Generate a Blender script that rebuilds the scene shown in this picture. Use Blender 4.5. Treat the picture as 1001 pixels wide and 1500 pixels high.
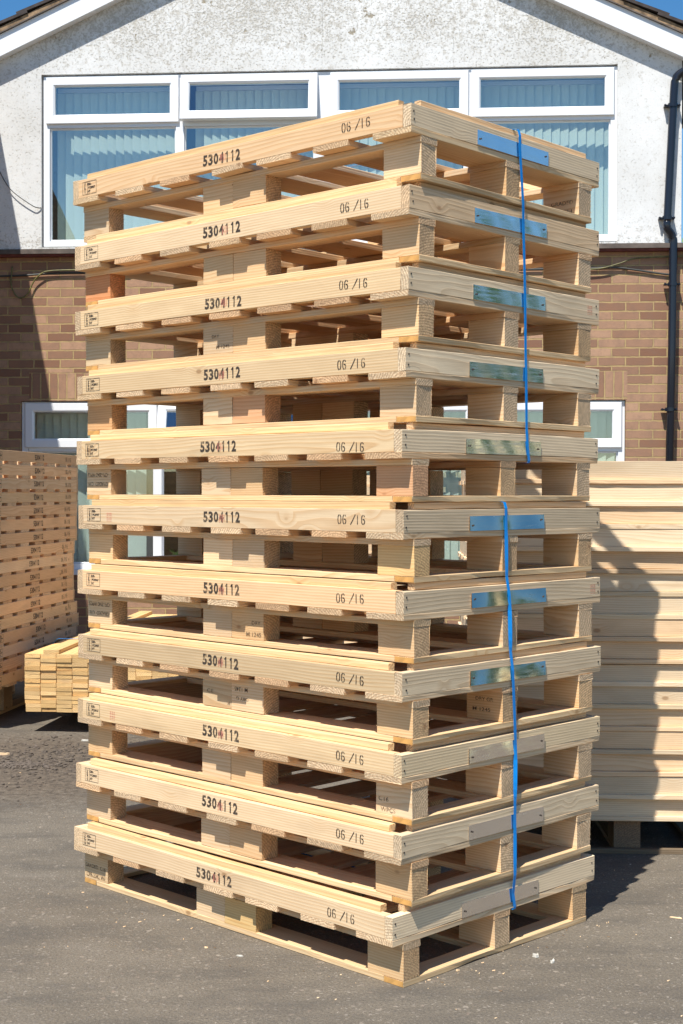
import bpy, bmesh, math, random
from mathutils import Vector, Matrix, Euler
for o in list(bpy.data.objects): bpy.data.objects.remove(o)
S = bpy.context.scene
C = S.collection
R = math.radians

# ------------------------------------------------------------------ camera
cam = bpy.data.cameras.new('camera')
co = bpy.data.objects.new('camera', cam); C.objects.link(co)
cam.sensor_fit = 'VERTICAL'; cam.sensor_height = 24.0; cam.sensor_width = 16.0
cam.lens = 2082.0 / 1500.0 * 24.0
cam.clip_start = 0.05; cam.clip_end = 2000
CH = 1.2276
co.matrix_world = Matrix.Translation((0, 0, CH)) @ Matrix.Rotation(math.pi/2 - 0.01466, 4, 'X') @ Matrix.Rotation(0.00217, 4, 'Z')
S.camera = co

# ------------------------------------------------------------------ light
EL, AZ = 60.0, 26.5                      # elevation, direction of travel from +Y towards +X
w = bpy.data.worlds.new('World'); S.world = w; w.use_nodes = True
nt = w.node_tree; bg = nt.nodes['Background']
sky = nt.nodes.new('ShaderNodeTexSky'); sky.sky_type = 'NISHITA'; sky.sun_disc = False
sky.sun_elevation = R(EL); sky.sun_rotation = R(180 + AZ); sky.altitude = 50
sky.air_density = 1.0; sky.dust_density = 0.25; sky.ozone_density = 1.3
hs = nt.nodes.new('ShaderNodeHueSaturation'); hs.inputs['Saturation'].default_value = 1.38
nt.links.new(sky.outputs[0], hs.inputs['Color']); nt.links.new(hs.outputs[0], bg.inputs[0]); bg.inputs[1].default_value = 0.098
sl = bpy.data.lights.new('sun', 'SUN'); so = bpy.data.objects.new('sun', sl); C.objects.link(so)
sl.energy = 5.0; sl.angle = R(0.53); sl.color = (1.0, 0.965, 0.90)
d = Vector((math.sin(R(AZ))*math.cos(R(EL)), math.cos(R(AZ))*math.cos(R(EL)), -math.sin(R(EL))))
so.rotation_euler = d.to_track_quat('-Z', 'Y').to_euler(); so.location = (-5, -8, 15)
S.view_settings.view_transform = 'Standard'; S.view_settings.look = 'None'
S.view_settings.exposure = 0.48; S.view_settings.gamma = 1.0
S.render.engine = 'CYCLES'
S.cycles.max_bounces = 10; S.cycles.diffuse_bounces = 8; S.cycles.transparent_max_bounces = 12

# ------------------------------------------------------------------ node helpers
class NB:
    def __init__(s, name):
        s.m = bpy.data.materials.new(name); s.m.use_nodes = True
        s.t = s.m.node_tree; s.b = s.t.nodes['Principled BSDF']; s.out = s.t.nodes['Material Output']
    def n(s, typ, **kw):
        nd = s.t.nodes.new('ShaderNode' + typ)
        ins = kw.pop('i', {})
        for k, v in kw.items(): setattr(nd, k, v)
        for k, v in ins.items():
            if isinstance(v, tuple) and len(v) == 2 and hasattr(v[0], 'outputs'): s.t.links.new(v[0].outputs[v[1]], nd.inputs[k])
            elif hasattr(v, 'outputs'): s.t.links.new(v.outputs[0], nd.inputs[k])
            else: nd.inputs[k].default_value = v
        return nd
    def l(s, a, b): s.t.links.new(a.outputs[0] if hasattr(a, 'outputs') else a, b)
    def math(s, op, a, b=0.0, c=None, clamp=False):
        i = {0: a, 1: b}
        if c is not None: i[2] = c
        return s.n('Math', operation=op, use_clamp=clamp, i=i)
    def ramp(s, src, *stops):
        r = s.n('ValToRGB', i={0: src}); e = r.color_ramp.elements
        while len(e) < len(stops): e.new(0.5)
        for el, (p, c) in zip(e, stops):
            el.position = p
            el.color = (c, c, c, 1) if isinstance(c, (int, float)) else (*c, 1)
        return r
    def mix(s, f, a, b, mode='MIX'):
        nd = s.t.nodes.new('ShaderNodeMix'); nd.data_type = 'RGBA'; nd.blend_type = mode
        for idx, v in ((0, f), (6, a), (7, b)):
            if hasattr(v, 'outputs'):
                s.t.links.new(v.outputs[2] if v.bl_idname == 'ShaderNodeMix' else v.outputs[0], nd.inputs[idx])
            elif isinstance(v, bpy.types.NodeSocket): s.t.links.new(v, nd.inputs[idx])
            else: nd.inputs[idx].default_value = (*v, 1) if isinstance(v, tuple) else v
        return nd
    def col(s, node): s.t.links.new(node.outputs[2] if node.bl_idname == 'ShaderNodeMix' else node.outputs[0], s.b.inputs['Base Color'])
    def bump(s, h, strength=0.3, dist=0.002):
        nd = s.n('Bump', i={'Strength': strength, 'Distance': dist, 'Height': h}); s.l(nd, s.b.inputs['Normal']); return nd
    def set(s, **kw):
        for k, v in kw.items(): s.b.inputs[k.replace('_', ' ')].default_value = v
        return s.m

def wood_material(name, light, dark, knot=(0.30, 0.15, 0.065), grey=0.0, ringscale=0.0068, endk=1.0):
    k = NB(name)
    tc = k.n('TexCoord'); oi = k.n('ObjectInfo')
    rnd = oi.outputs['Random']
    off = k.n('CombineXYZ', i={0: k.math('MULTIPLY', (oi, 'Random'), 37.0), 1: k.math('MULTIPLY', (oi, 'Random'), 91.0), 2: k.math('MULTIPLY', (oi, 'Random'), 53.0)})
    P0 = k.n('VectorMath', operation='ADD', i={0: (tc, 'Object'), 1: off})
    def scaled(v, sc): return k.n('VectorMath', operation='MULTIPLY', i={0: v, 1: sc})
    # knots
    vor = k.n('TexVoronoi', i={'Vector': scaled(P0, (5.6, 10.0, 10.0)), 'Scale': 1.0})
    halo = k.n('MapRange', i={0: (vor, 'Distance'), 1: 0.26, 2: 0.03, 3: 0.0, 4: 1.0})
    core = k.n('MapRange', i={0: (vor, 'Distance'), 1: 0.085, 2: 0.050, 3: 0.0, 4: 1.0})
    # rings round a pith that lies off the board
    r2 = k.n('TexWhiteNoise', noise_dimensions='1D', i={'W': k.math('MULTIPLY', (oi, 'Random'), 777.0)})
    sep = k.n('SeparateColor', i={0: (r2, 'Color')})
    py = k.math('MULTIPLY', k.math('SUBTRACT', (sep, 0), 0.5), 0.22)
    pz = k.math('ADD', k.math('MULTIPLY', (sep, 1), 0.16), 0.015)
    xyz = k.n('SeparateXYZ', i={0: (tc, 'Object')})
    wob = k.n('TexNoise', i={'Vector': scaled(P0, (1.6, 7.0, 7.0)), 'Scale': 1.0, 'Detail': 2.0})
    wy = k.math('MULTIPLY', k.math('SUBTRACT', (wob, 0), 0.5), 0.05)
    yy = k.math('ADD', k.math('ADD', (xyz, 1), py), wy)
    zz = k.math('ADD', k.math('ADD', (xyz, 2), pz), k.math('MULTIPLY', (xyz, 0), 0.012))
    dist = k.math('SQRT', k.math('ADD', k.math('MULTIPLY', yy, yy), k.math('MULTIPLY', zz, zz)))
    dist = k.math('ADD', dist, k.math('MULTIPLY', halo, 0.012))
    ph = k.math('DIVIDE', dist, ringscale)
    fr = k.math('FRACT', ph)
    lat = k.n('MapRange', i={0: fr, 1: 0.35, 2: 0.92, 3: 0.0, 4: 1.0})
    edge = k.n('MapRange', i={0: fr, 1: 0.93, 2: 1.0, 3: 1.0, 4: 0.0})
    ring = k.math('MULTIPLY', lat, edge)
    # fibres and blotches
    fib = k.n('TexNoise', i={'Vector': scaled(P0, (9.0, 320.0, 320.0)), 'Scale': 1.0, 'Detail': 3.0})
    blo = k.n('TexNoise', i={'Vector': scaled(P0, (5.0, 22.0, 22.0)), 'Scale': 1.0, 'Detail': 4.0, 'Roughness': 0.6})
    c = k.mix(k.math('MULTIPLY', ring, 0.66), light, dark)
    c = k.mix(k.math('MULTIPLY', k.n('MapRange', i={0: (fib, 0), 1: 0.35, 2: 0.75}), 0.28), c, tuple(x*0.72 for x in dark))
    c = k.mix(k.n('MapRange', i={0: (blo, 0), 1: 0.42, 2: 0.8, 4: 0.35}), c, tuple(min(1, x*1.12) for x in light))
    st = k.n('TexNoise', i={'Vector': scaled(P0, (2.0, 9.0, 9.0)), 'Scale': 1.3, 'Detail': 5.0})
    c = k.mix(k.n('MapRange', i={0: (st, 0), 1: 0.55, 2: 0.78, 4: 0.45}), c, (0.42, 0.29, 0.165))
    c = k.mix(k.math('MULTIPLY', halo, 0.32), c, dark)
    c = k.mix(k.math('MULTIPLY', core, 0.6), c, knot)
    # each piece its own tone
    tone = k.n('MapRange', i={0: (sep, 2), 1: 0.0, 2: 1.0, 3: 0.76, 4: 1.06})
    cc = k.n('CombineColor', i={0: tone, 1: tone, 2: tone})
    c = k.mix(1.0, c, cc, 'MULTIPLY')
    c = k.mix(1.0, c, oi.outputs['Color'], 'MULTIPLY')
    if grey: c = k.mix(grey, c, (0.42, 0.40, 0.33))
    # sawn ends: rough and a bit darker
    ge = k.n('NewGeometry')
    vt = k.n('VectorTransform', vector_type='NORMAL', convert_from='WORLD', convert_to='OBJECT', i={0: (ge, 'Normal')})
    nx = k.math('ABSOLUTE', (k.n('SeparateXYZ', i={0: vt}), 0))
    end = k.n('MapRange', i={0: nx, 1: 0.75, 2: 0.9})
    en = k.n('TexNoise', i={'Vector': scaled(P0, (60.0, 190.0, 190.0)), 'Scale': 1.0, 'Detail': 4.0, 'Roughness': 0.75})
    ed = k.n('MapRange', i={0: (en, 0), 1: 0.40, 2: 0.60, 3: 1.0 - 0.36*endk, 4: 1.06})
    ec = k.n('CombineColor', i={0: ed, 1: ed, 2: ed})
    c2 = k.mix(1.0, k.mix(k.math('MULTIPLY', ring, 0.62*endk), c, (0.42, 0.25, 0.15)), ec, 'MULTIPLY')
    c = k.mix(end, c, c2)
    k.col(c)
    h = k.math('ADD', k.math('ADD', k.math('MULTIPLY', (fib, 0), 0.5), k.math('MULTIPLY', ring, 0.35)), k.math('MULTIPLY', k.math('MULTIPLY', (en, 0), end), 3.0))
    k.bump(h, 0.35, 0.0015)
    return k.set(Roughness=0.72, Specular_IOR_Level=0.25)

def plain(name, col, rough=0.5, metal=0.0, noise=0.0, nscale=20, bump=0.0, spec=0.5):
    k = NB(name)
    tc = k.n('TexCoord')
    if noise:
        nz = k.n('TexNoise', i={'Vector': (tc, 'Object'), 'Scale': nscale, 'Detail': 5.0})
        k.col(k.mix(k.n('MapRange', i={0: (nz, 0), 1: 0.35, 2: 0.7}), tuple(c*(1-noise) for c in col), tuple(min(1, c*(1+noise*0.5)) for c in col)))
        if bump: k.bump((nz, 0) and nz, bump, 0.003)
    else: k.b.inputs['Base Color'].default_value = (*col, 1)
    return k.set(Roughness=rough, Metallic=metal, Specular_IOR_Level=spec)

M = {}
M['wood'] = wood_material('pine_timber', (0.835, 0.620, 0.385), (0.66, 0.385, 0.180))
M['wood_grey'] = wood_material('weathered_pine', (0.84, 0.65, 0.42), (0.60, 0.41, 0.235), grey=0.0)
M['wood_yellow'] = wood_material('fresh_yellow_pine', (0.84, 0.56, 0.25), (0.64, 0.37, 0.13), ringscale=0.009, endk=0.25)
M['wood_pale'] = wood_material('pale_new_pine', (0.87, 0.69, 0.47), (0.72, 0.49, 0.27))
M['wood_base'] = wood_material('old_shaded_timber', (0.26, 0.19, 0.12), (0.17, 0.115, 0.07))  # weathered tone, taken darker to stand in for the tall stack's shadow
M['wood_dull'] = wood_material('dull_pine', (0.90, 0.665, 0.405), (0.72, 0.45, 0.23))

def ink_material(name, col, lo, hi):
    k = NB(name); tc = k.n('TexCoord'); oi = k.n('ObjectInfo')
    v = k.n('VectorMath', operation='ADD', i={0: (tc, 'Object'), 1: k.n('CombineXYZ', i={0: k.math('MULTIPLY', (oi, 'Random'), 31.0)})})
    nz = k.n('TexNoise', i={'Vector': v, 'Scale': 55.0, 'Detail': 5.0, 'Roughness': 0.7})
    f = k.n('MapRange', i={0: (nz, 0), 1: lo, 2: hi})
    tr = k.n('BsdfTransparent'); mx = k.n('MixShader', i={0: f, 1: k.b, 2: tr}); k.l(mx, k.out.inputs[0])
    k.b.inputs['Base Color'].default_value = (*col, 1)
    return k.set(Roughness=0.8, Specular_IOR_Level=0.1)
M['ink'] = ink_material('black_stamp_ink', (0.065, 0.05, 0.04), 0.47, 0.72)
M['ink_faint'] = ink_material('worn_brown_ink', (0.13, 0.09, 0.06), 0.42, 0.66)
M['ink_red'] = ink_material('faint_red_ink', (0.70, 0.25, 0.18), 0.40, 0.75)
M['orange_end'] = plain('orange_painted_end', (0.62, 0.33, 0.095), 0.7, noise=0.25, nscale=40)
M['nail'] = plain('dark_nail', (0.09, 0.07, 0.055), 0.5, 0.6)
M['strap'] = plain('blue_plastic_strap', (0.0, 0.235, 0.68), 0.25)
M['upvc'] = plain('white_upvc', (0.80, 0.81, 0.82), 0.28)
M['rubber'] = plain('grey_gasket', (0.10, 0.10, 0.10), 0.6)
M['pipe'] = plain('black_pvc_pipe', (0.012, 0.015, 0.024), 0.22)
M['dark'] = plain('room_paint', (0.11, 0.115, 0.10), 0.9)
M['tile'] = plain('brown_roof_tile', (0.055, 0.042, 0.038), 0.85, noise=0.4, nscale=12, bump=0.4)
M['mortar'] = plain('brown_mortar', (0.30, 0.20, 0.115), 0.95, noise=0.6, nscale=16, bump=0.8)
M['lead'] = plain('weathered_flashing', (0.14, 0.11, 0.09), 0.8, noise=0.5, nscale=9, bump=0.5)
M['redstrip'] = plain('red_brown_strip', (0.16, 0.04, 0.03), 0.8, noise=0.3)
M['cable'] = plain('dark_cable', (0.045, 0.045, 0.04), 0.5)
M['cable_y'] = plain('yellow_green_cable', (0.17, 0.15, 0.045), 0.5, noise=0.5, nscale=25)
M['card'] = plain('pale_litter', (0.62, 0.58, 0.50), 0.8, noise=0.3, nscale=60)

# galvanised plate
k = NB('shiny_steel_plate'); tc = k.n('TexCoord'); oi = k.n('ObjectInfo')
v = k.n('VectorMath', operation='ADD', i={0: (tc, 'Object'), 1: k.n('CombineXYZ', i={0: k.math('MULTIPLY', (oi, 'Random'), 17.0)})})
nz = k.n('TexNoise', i={'Vector': v, 'Scale': 13.0, 'Detail': 1.5})
bp = k.n('Bump', i={'Strength': 0.12, 'Distance': 0.006, 'Height': nz})
nz2 = k.n('TexNoise', i={'Vector': v, 'Scale': 6.0, 'Detail': 0.5})
# dented plates lean back by an amount that varies over the sheet (red channel of the object colour)
kk = k.math('MULTIPLY', (k.n('SeparateColor', i={0: (oi, 'Color')}), 0), k.n('MapRange', i={0: (nz2, 0), 1: 0.34, 2: 0.62, 3: 0.15, 4: 1.15}))
nn = k.n('VectorMath', operation='NORMALIZE', i={0: k.n('VectorMath', operation='ADD', i={0: bp, 1: k.n('CombineXYZ', i={2: kk})})})
k.l(nn, k.b.inputs['Normal'])
scr = k.n('TexNoise', i={'Vector': k.n('VectorMath', operation='MULTIPLY', i={0: v, 1: (14, 14, 160)}), 'Scale': 1.0, 'Detail': 4.0})
k.t.links.new(k.n('MapRange', i={0: (scr, 0), 1: 0.35, 2: 0.7, 3: 0.10, 4: 0.28}).outputs[0], k.b.inputs['Roughness'])
k.col(k.mix(k.math('MULTIPLY', (k.n('SeparateColor', i={0: (oi, 'Color')}), 0), 2.6, clamp=True), (0.90, 0.88, 0.87), (0.92, 0.70, 0.50)))
M['steel'] = k.set(Roughness=0.17, Metallic=1.0)

# brick
def brick_material(name, turned=False):
    k = NB(name); tc = k.n('TexCoord')
    xyz = k.n('SeparateXYZ', i={0: (tc, 'Object')})
    if turned: v = k.n('CombineXYZ', i={0: k.math('ADD', (xyz, 2), -2.004), 1: k.math('ADD', (xyz, 0), (xyz, 1))})
    else: v = k.n('CombineXYZ', i={0: k.math('ADD', k.math('ADD', (xyz, 0), (xyz, 1)), 0.02), 1: k.math('ADD', (xyz, 2), -0.016)})
    dn = k.n('TexNoise', i={'Vector': (tc, 'Object'), 'Scale': 22.0, 'Detail': 3.0})
    dv = k.n('VectorMath', operation='MULTIPLY_ADD', i={0: (dn, 1), 1: (0.009, 0.009, 0.0), 2: v})
    br = k.n('TexBrick', i={'Vector': dv, 'Color1': (0.235, 0.120, 0.075, 1), 'Color2': (0.47, 0.285, 0.180, 1), 'Mortar': (0.47, 0.33, 0.155, 1),
             'Scale': 1.0, 'Mortar Size': 0.0068, 'Mortar Smooth': 0.2, 'Bias': 0.0, 'Brick Width': 0.225 if not turned else 0.225, 'Row Height': 0.075})
    br.offset = 0.5 if not turned else 0.0
    n1 = k.n('TexNoise', i={'Vector': (tc, 'Object'), 'Scale': 12.0, 'Detail': 7.0, 'Roughness': 0.75})
    n2 = k.n('TexNoise', i={'Vector': (tc, 'Object'), 'Scale': 95.0, 'Detail': 4.0, 'Roughness': 0.8})
    c = k.mix(k.n('MapRange', i={0: (n1, 0), 1: 0.45, 2: 0.72, 4: 0.6}), br, (0.22, 0.14, 0.10))
    c = k.mix(k.n('MapRange', i={0: (n2, 0), 1: 0.64, 2: 0.72, 4: 0.75}), c, (0.09, 0.06, 0.045))
    c = k.mix(k.n('MapRange', i={0: (n2, 0), 1: 0.36, 2: 0.28, 4: 0.3}), c, (0.56, 0.44, 0.34))
    k.col(c)
    h = k.math('SUBTRACT', k.math('MULTIPLY', (n2, 0), 0.35), (br, 1))
    k.bump(h, 1.0, 0.009)
    return k.set(Roughness=0.9, Specular_IOR_Level=0.2)
M['brick'] = brick_material('brown_brickwork'); M['soldier'] = brick_material('soldier_brickwork', True)

# peeling white render
k = NB('peeling_white_render'); tc = k.n('TexCoord'); P = (tc, 'Object')
xyz = k.n('SeparateXYZ', i={0: P})
n1 = k.n('TexNoise', i={'Vector': P, 'Scale': 52.0, 'Detail': 7.0, 'Roughness': 0.62})
n2 = k.n('TexNoise', i={'Vector': P, 'Scale': 1.4, 'Detail': 5.0, 'Roughness': 0.65})
n3 = k.n('TexNoise', i={'Vector': P, 'Scale': 70.0, 'Detail': 5.0, 'Roughness': 0.8})
n4 = k.n('TexNoise', i={'Vector': P, 'Scale': 9.0, 'Detail': 7.0, 'Roughness': 0.62})
# more wear high in the gable and along the very bottom
up = k.n('MapRange', i={0: (xyz, 2), 1: 4.55, 2: 5.05})
dn = k.n('MapRange', i={0: (xyz, 2), 1: 3.52, 2: 3.28})
wear = k.math('ADD', k.math('MULTIPLY', up, 0.085), k.math('MULTIPLY', dn, 0.06))
a = k.math('ADD', k.math('ADD', (n1, 0), wear), k.math('MULTIPLY', k.math('SUBTRACT', (n2, 0), 0.5), 0.22))
spots = k.n('MapRange', i={0: a, 1: 0.600, 2: 0.68})
c = k.mix(k.n('MapRange', i={0: (n2, 0), 1: 0.3, 2: 0.75}), (0.78, 0.78, 0.765), (0.60, 0.585, 0.55))
c = k.mix(k.n('MapRange', i={0: (n3, 0), 1: 0.5, 2: 0.72, 4: 0.30}), c, (0.42, 0.40, 0.36))
c = k.mix(k.math('MULTIPLY', spots, 0.62), c, (0.42, 0.385, 0.31))
n5 = k.n('TexNoise', i={'Vector': P, 'Scale': 17.0, 'Detail': 9.0, 'Roughness': 0.75})
c = k.mix(k.n('MapRange', i={0: k.math('ADD', (n5, 0), k.math('MULTIPLY', wear, 0.9)), 1: 0.56, 2: 0.66, 4: 0.8}), c, (0.47, 0.44, 0.385))
big = k.n('MapRange', i={0: k.math('ADD', (n4, 0), k.math('MULTIPLY', up, 0.05)), 1: 0.705, 2: 0.72})
c = k.mix(k.math('MULTIPLY', big, 0.85), c, (0.30, 0.25, 0.17))
for sx in (-1.33, -0.165, 0.92):
    ln = k.math('COMPARE', k.math('ADD', (xyz, 0), k.math('MULTIPLY', (n1, 0), 0.006)), sx + 0.003, 0.0028)
    ln = k.math('MULTIPLY', ln, k.math('MULTIPLY', up, k.n('MapRange', i={0: (n4, 0), 1: 0.42, 2: 0.55})))
    c = k.mix(k.math('MULTIPLY', ln, 0.55), c, (0.22, 0.20, 0.17))
k.col(c)
k.bump(k.math('SUBTRACT', k.math('MULTIPLY', (n3, 0), 0.5), k.math('ADD', spots, big)), 0.7, 0.003)
M['render'] = k.set(Roughness=0.9, Specular_IOR_Level=0.2)

# asphalt
k = NB('worn_asphalt'); tc = k.n('TexCoord'); P = (tc, 'Object')
n1 = k.n('TexNoise', i={'Vector': P, 'Scale': 1.1, 'Detail': 6.0, 'Roughness': 0.6})
n2 = k.n('TexNoise', i={'Vector': P, 'Scale': 150.0, 'Detail': 5.0, 'Roughness': 0.85})
wrp = k.n('TexNoise', i={'Vector': P, 'Scale': 90.0, 'Detail': 3.0})
PD = k.n('VectorMath', operation='MULTIPLY_ADD', i={0: (wrp, 1), 1: (0.022, 0.022, 0.0), 2: P})
v1 = k.n('TexVoronoi', i={'Vector': PD, 'Scale': 120.0}); v2 = k.n('TexVoronoi', i={'Vector': PD, 'Scale': 48.0})
n3 = k.n('TexNoise', i={'Vector': P, 'Scale': 30.0, 'Detail': 5.0, 'Roughness': 0.7})
c = k.mix(k.n('MapRange', i={0: (n1, 0), 1: 0.3, 2: 0.7}), (0.152, 0.124, 0.090), (0.205, 0.171, 0.127))
c = k.mix(k.n('MapRange', i={0: (n2, 0), 1: 0.46, 2: 0.66, 4: 0.85}), c, (0.070, 0.063, 0.055))
c = k.mix(k.n('MapRange', i={0: (n2, 0), 1: 0.46, 2: 0.30, 4: 0.6}), c, (0.30, 0.265, 0.215))
s1 = k.n('SeparateColor', i={0: (v1, 'Color')})
chip = k.math('MULTIPLY', k.n('MapRange', i={0: (v1, 'Distance'), 1: 0.42, 2: 0.30}), k.math('GREATER_THAN', (s1, 0), 0.66))
c = k.mix(k.math('MULTIPLY', chip, 0.75), c, k.mix(s1.outputs[1], (0.36, 0.31, 0.25), (0.10, 0.085, 0.075)))
s2 = k.n('SeparateColor', i={0: (v2, 'Color')})
chip2 = k.math('MULTIPLY', k.n('MapRange', i={0: (v2, 'Distance'), 1: 0.34, 2: 0.20}), k.math('GREATER_THAN', (s2, 0), 0.84))
c = k.mix(k.math('MULTIPLY', chip2, 0.6), c, k.mix(s2.outputs[1], (0.40, 0.34, 0.27), (0.27, 0.20, 0.15)))
c = k.mix(k.n('MapRange', i={0: (n3, 0), 1: 0.62, 2: 0.75, 4: 0.4}), c, (0.09, 0.08, 0.07))
nst = k.n('TexNoise', i={'Vector': k.n('VectorMath', operation='MULTIPLY', i={0: P, 1: (1.0, 2.4, 1.0)}), 'Scale': 2.6, 'Detail': 7.0, 'Roughness': 0.7})
c = k.mix(k.n('MapRange', i={0: (nst, 0), 1: 0.48, 2: 0.68, 4: 0.65}), c, (0.085, 0.075, 0.063))
c = k.mix(k.n('MapRange', i={0: (nst, 0), 1: 0.44, 2: 0.25, 4: 0.35}), c, (0.27, 0.235, 0.19))
sx = k.n('SeparateXYZ', i={0: P})
# brown dirt blown up against the stacks at the left
dx = k.math('DIVIDE', k.math('ADD', (sx, 0), 1.35), 1.3); dy = k.math('DIVIDE', k.math('ADD', (sx, 1), -6.35), 0.95)
rr = k.math('SQRT', k.math('ADD', k.math('MULTIPLY', dx, dx), k.math('MULTIPLY', dy, dy)))
dm = k.n('MapRange', i={0: k.math('ADD', rr, k.math('MULTIPLY', k.math('SUBTRACT', (n3, 0), 0.5), 1.4)), 1: 1.0, 2: 0.55})
c = k.mix(k.math('MULTIPLY', dm, 0.85), c, k.mix(k.n('MapRange', i={0: (n3, 0), 1: 0.4, 2: 0.65}), (0.070, 0.053, 0.038), (0.19, 0.145, 0.10)))
k.col(c)
h = k.math('ADD', k.math('MULTIPLY', (n2, 0), 0.6), k.math('MULTIPLY', (v1, 'Distance'), -0.5))
h = k.math('ADD', h, k.math('MULTIPLY', k.math('MULTIPLY', (n3, 0), dm), 2.2))
k.bump(h, 0.75, 0.006)
M['asphalt'] = k.set(Roughness=0.85, Specular_IOR_Level=0.3)

# window glass: lets the sun in, mirrors the sky a little
k = NB('window_glass')
lw = k.n('LayerWeight', i={'Blend': 0.5}); fr = k.math('ADD', k.math('MULTIPLY', k.math('POWER', (lw, 1), 5.0), 0.9), 0.15); gl = k.n('BsdfGlossy', i={'Color': (0.9, 0.95, 1.0, 1), 'Roughness': 0.01})
tr = k.n('BsdfTransparent', i={'Color': (0.93, 0.965, 0.955, 1)})
mx = k.n('MixShader', i={0: fr, 1: tr, 2: gl}); k.l(mx, k.out.inputs[0])
M['glass'] = k.m
# blind fabric
k = NB('aqua_blind_fabric'); tc = k.n('TexCoord')
nz = k.n('TexNoise', i={'Vector': k.n('VectorMath', operation='MULTIPLY', i={0: (tc, 'Object'), 1: (300, 300, 2)}), 'Scale': 1.0})
k.col(k.mix((nz, 0) and nz, (0.62, 0.69, 0.61), (0.70, 0.77, 0.69)))
M['blind'] = k.set(Roughness=0.8)
# foliage
k = NB('green_leaves'); oi = k.n('ObjectInfo'); tc = k.n('TexCoord')
nz = k.n('TexNoise', i={'Vector': (tc, 'Object'), 'Scale': 3.0, 'Detail': 3.0})
k.col(k.mix(k.n('MapRange', i={0: (nz, 0), 1: 0.35, 2: 0.65}), (0.045, 0.12, 0.02), (0.12, 0.24, 0.045)))
M['leaf'] = k.set(Roughness=0.6)
M['bark'] = plain('tree_bark', (0.09, 0.07, 0.05), 0.9, noise=0.4, nscale=14)
k = NB('leaf_plant'); k.b.inputs['Base Color'].default_value = (0.09, 0.26, 0.05, 1); M['plantleaf'] = k.set(Roughness=0.45)
# crumbly dirt
M['dirt'] = plain('crumbly_dirt', (0.13, 0.10, 0.075), 0.95, noise=0.5, nscale=45, bump=0.8)

# ------------------------------------------------------------------ object helpers
def link(name, me, mat=None, parent=None, loc=(0, 0, 0), rot=(0, 0, 0), color=None):
    o = bpy.data.objects.new(name, me); C.objects.link(o)
    if mat is not None and me is not None:
        if not me.materials: me.materials.append(M[mat] if isinstance(mat, str) else mat)
    o.parent = parent; o.location = loc; o.rotation_euler = rot
    if color: o.color = (*color, 1)
    return o
def tag(o, label=None, cat=None, group=None, kind=None):
    if label: o['label'] = label
    if cat: o['category'] = cat
    if group: o['group'] = group
    if kind: o['kind'] = kind
    return o
def empty(name, loc, rz=0.0):
    o = bpy.data.objects.new(name, None); C.objects.link(o); o.location = loc; o.rotation_euler = (0, 0, rz)
    o.empty_display_size = 0.1
    return o
def bm_mesh(name, bm):
    me = bpy.data.meshes.new(name); bm.to_mesh(me); bm.free(); return me
def add_box(bm, x0, x1, y0, y1, z0, z1, mi=0):
    vs = [bm.verts.new((x, y, z)) for z in (z0, z1) for y in (y0, y1) for x in (x0, x1)]
    for f in ((0, 2, 3, 1), (4, 5, 7, 6), (0, 1, 5, 4), (2, 6, 7, 3), (0, 4, 6, 2), (1, 3, 7, 5)):
        fa = bm.faces.new([vs[i] for i in f]); fa.material_index = mi
    return vs
def box_obj(name, mat, parent, x0, x1, y0, y1, z0, z1, bevel=0.0, color=None):
    bm = bmesh.new(); cx, cy, cz = (x0+x1)/2, (y0+y1)/2, (z0+z1)/2
    add_box(bm, x0-cx, x1-cx, y0-cy, y1-cy, z0-cz, z1-cz)
    if bevel: bmesh.ops.bevel(bm, geom=list(bm.edges), offset=bevel, segments=2, affect='EDGES')
    return link(name, bm_mesh(name, bm), mat, parent, (cx, cy, cz), color=color)

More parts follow.
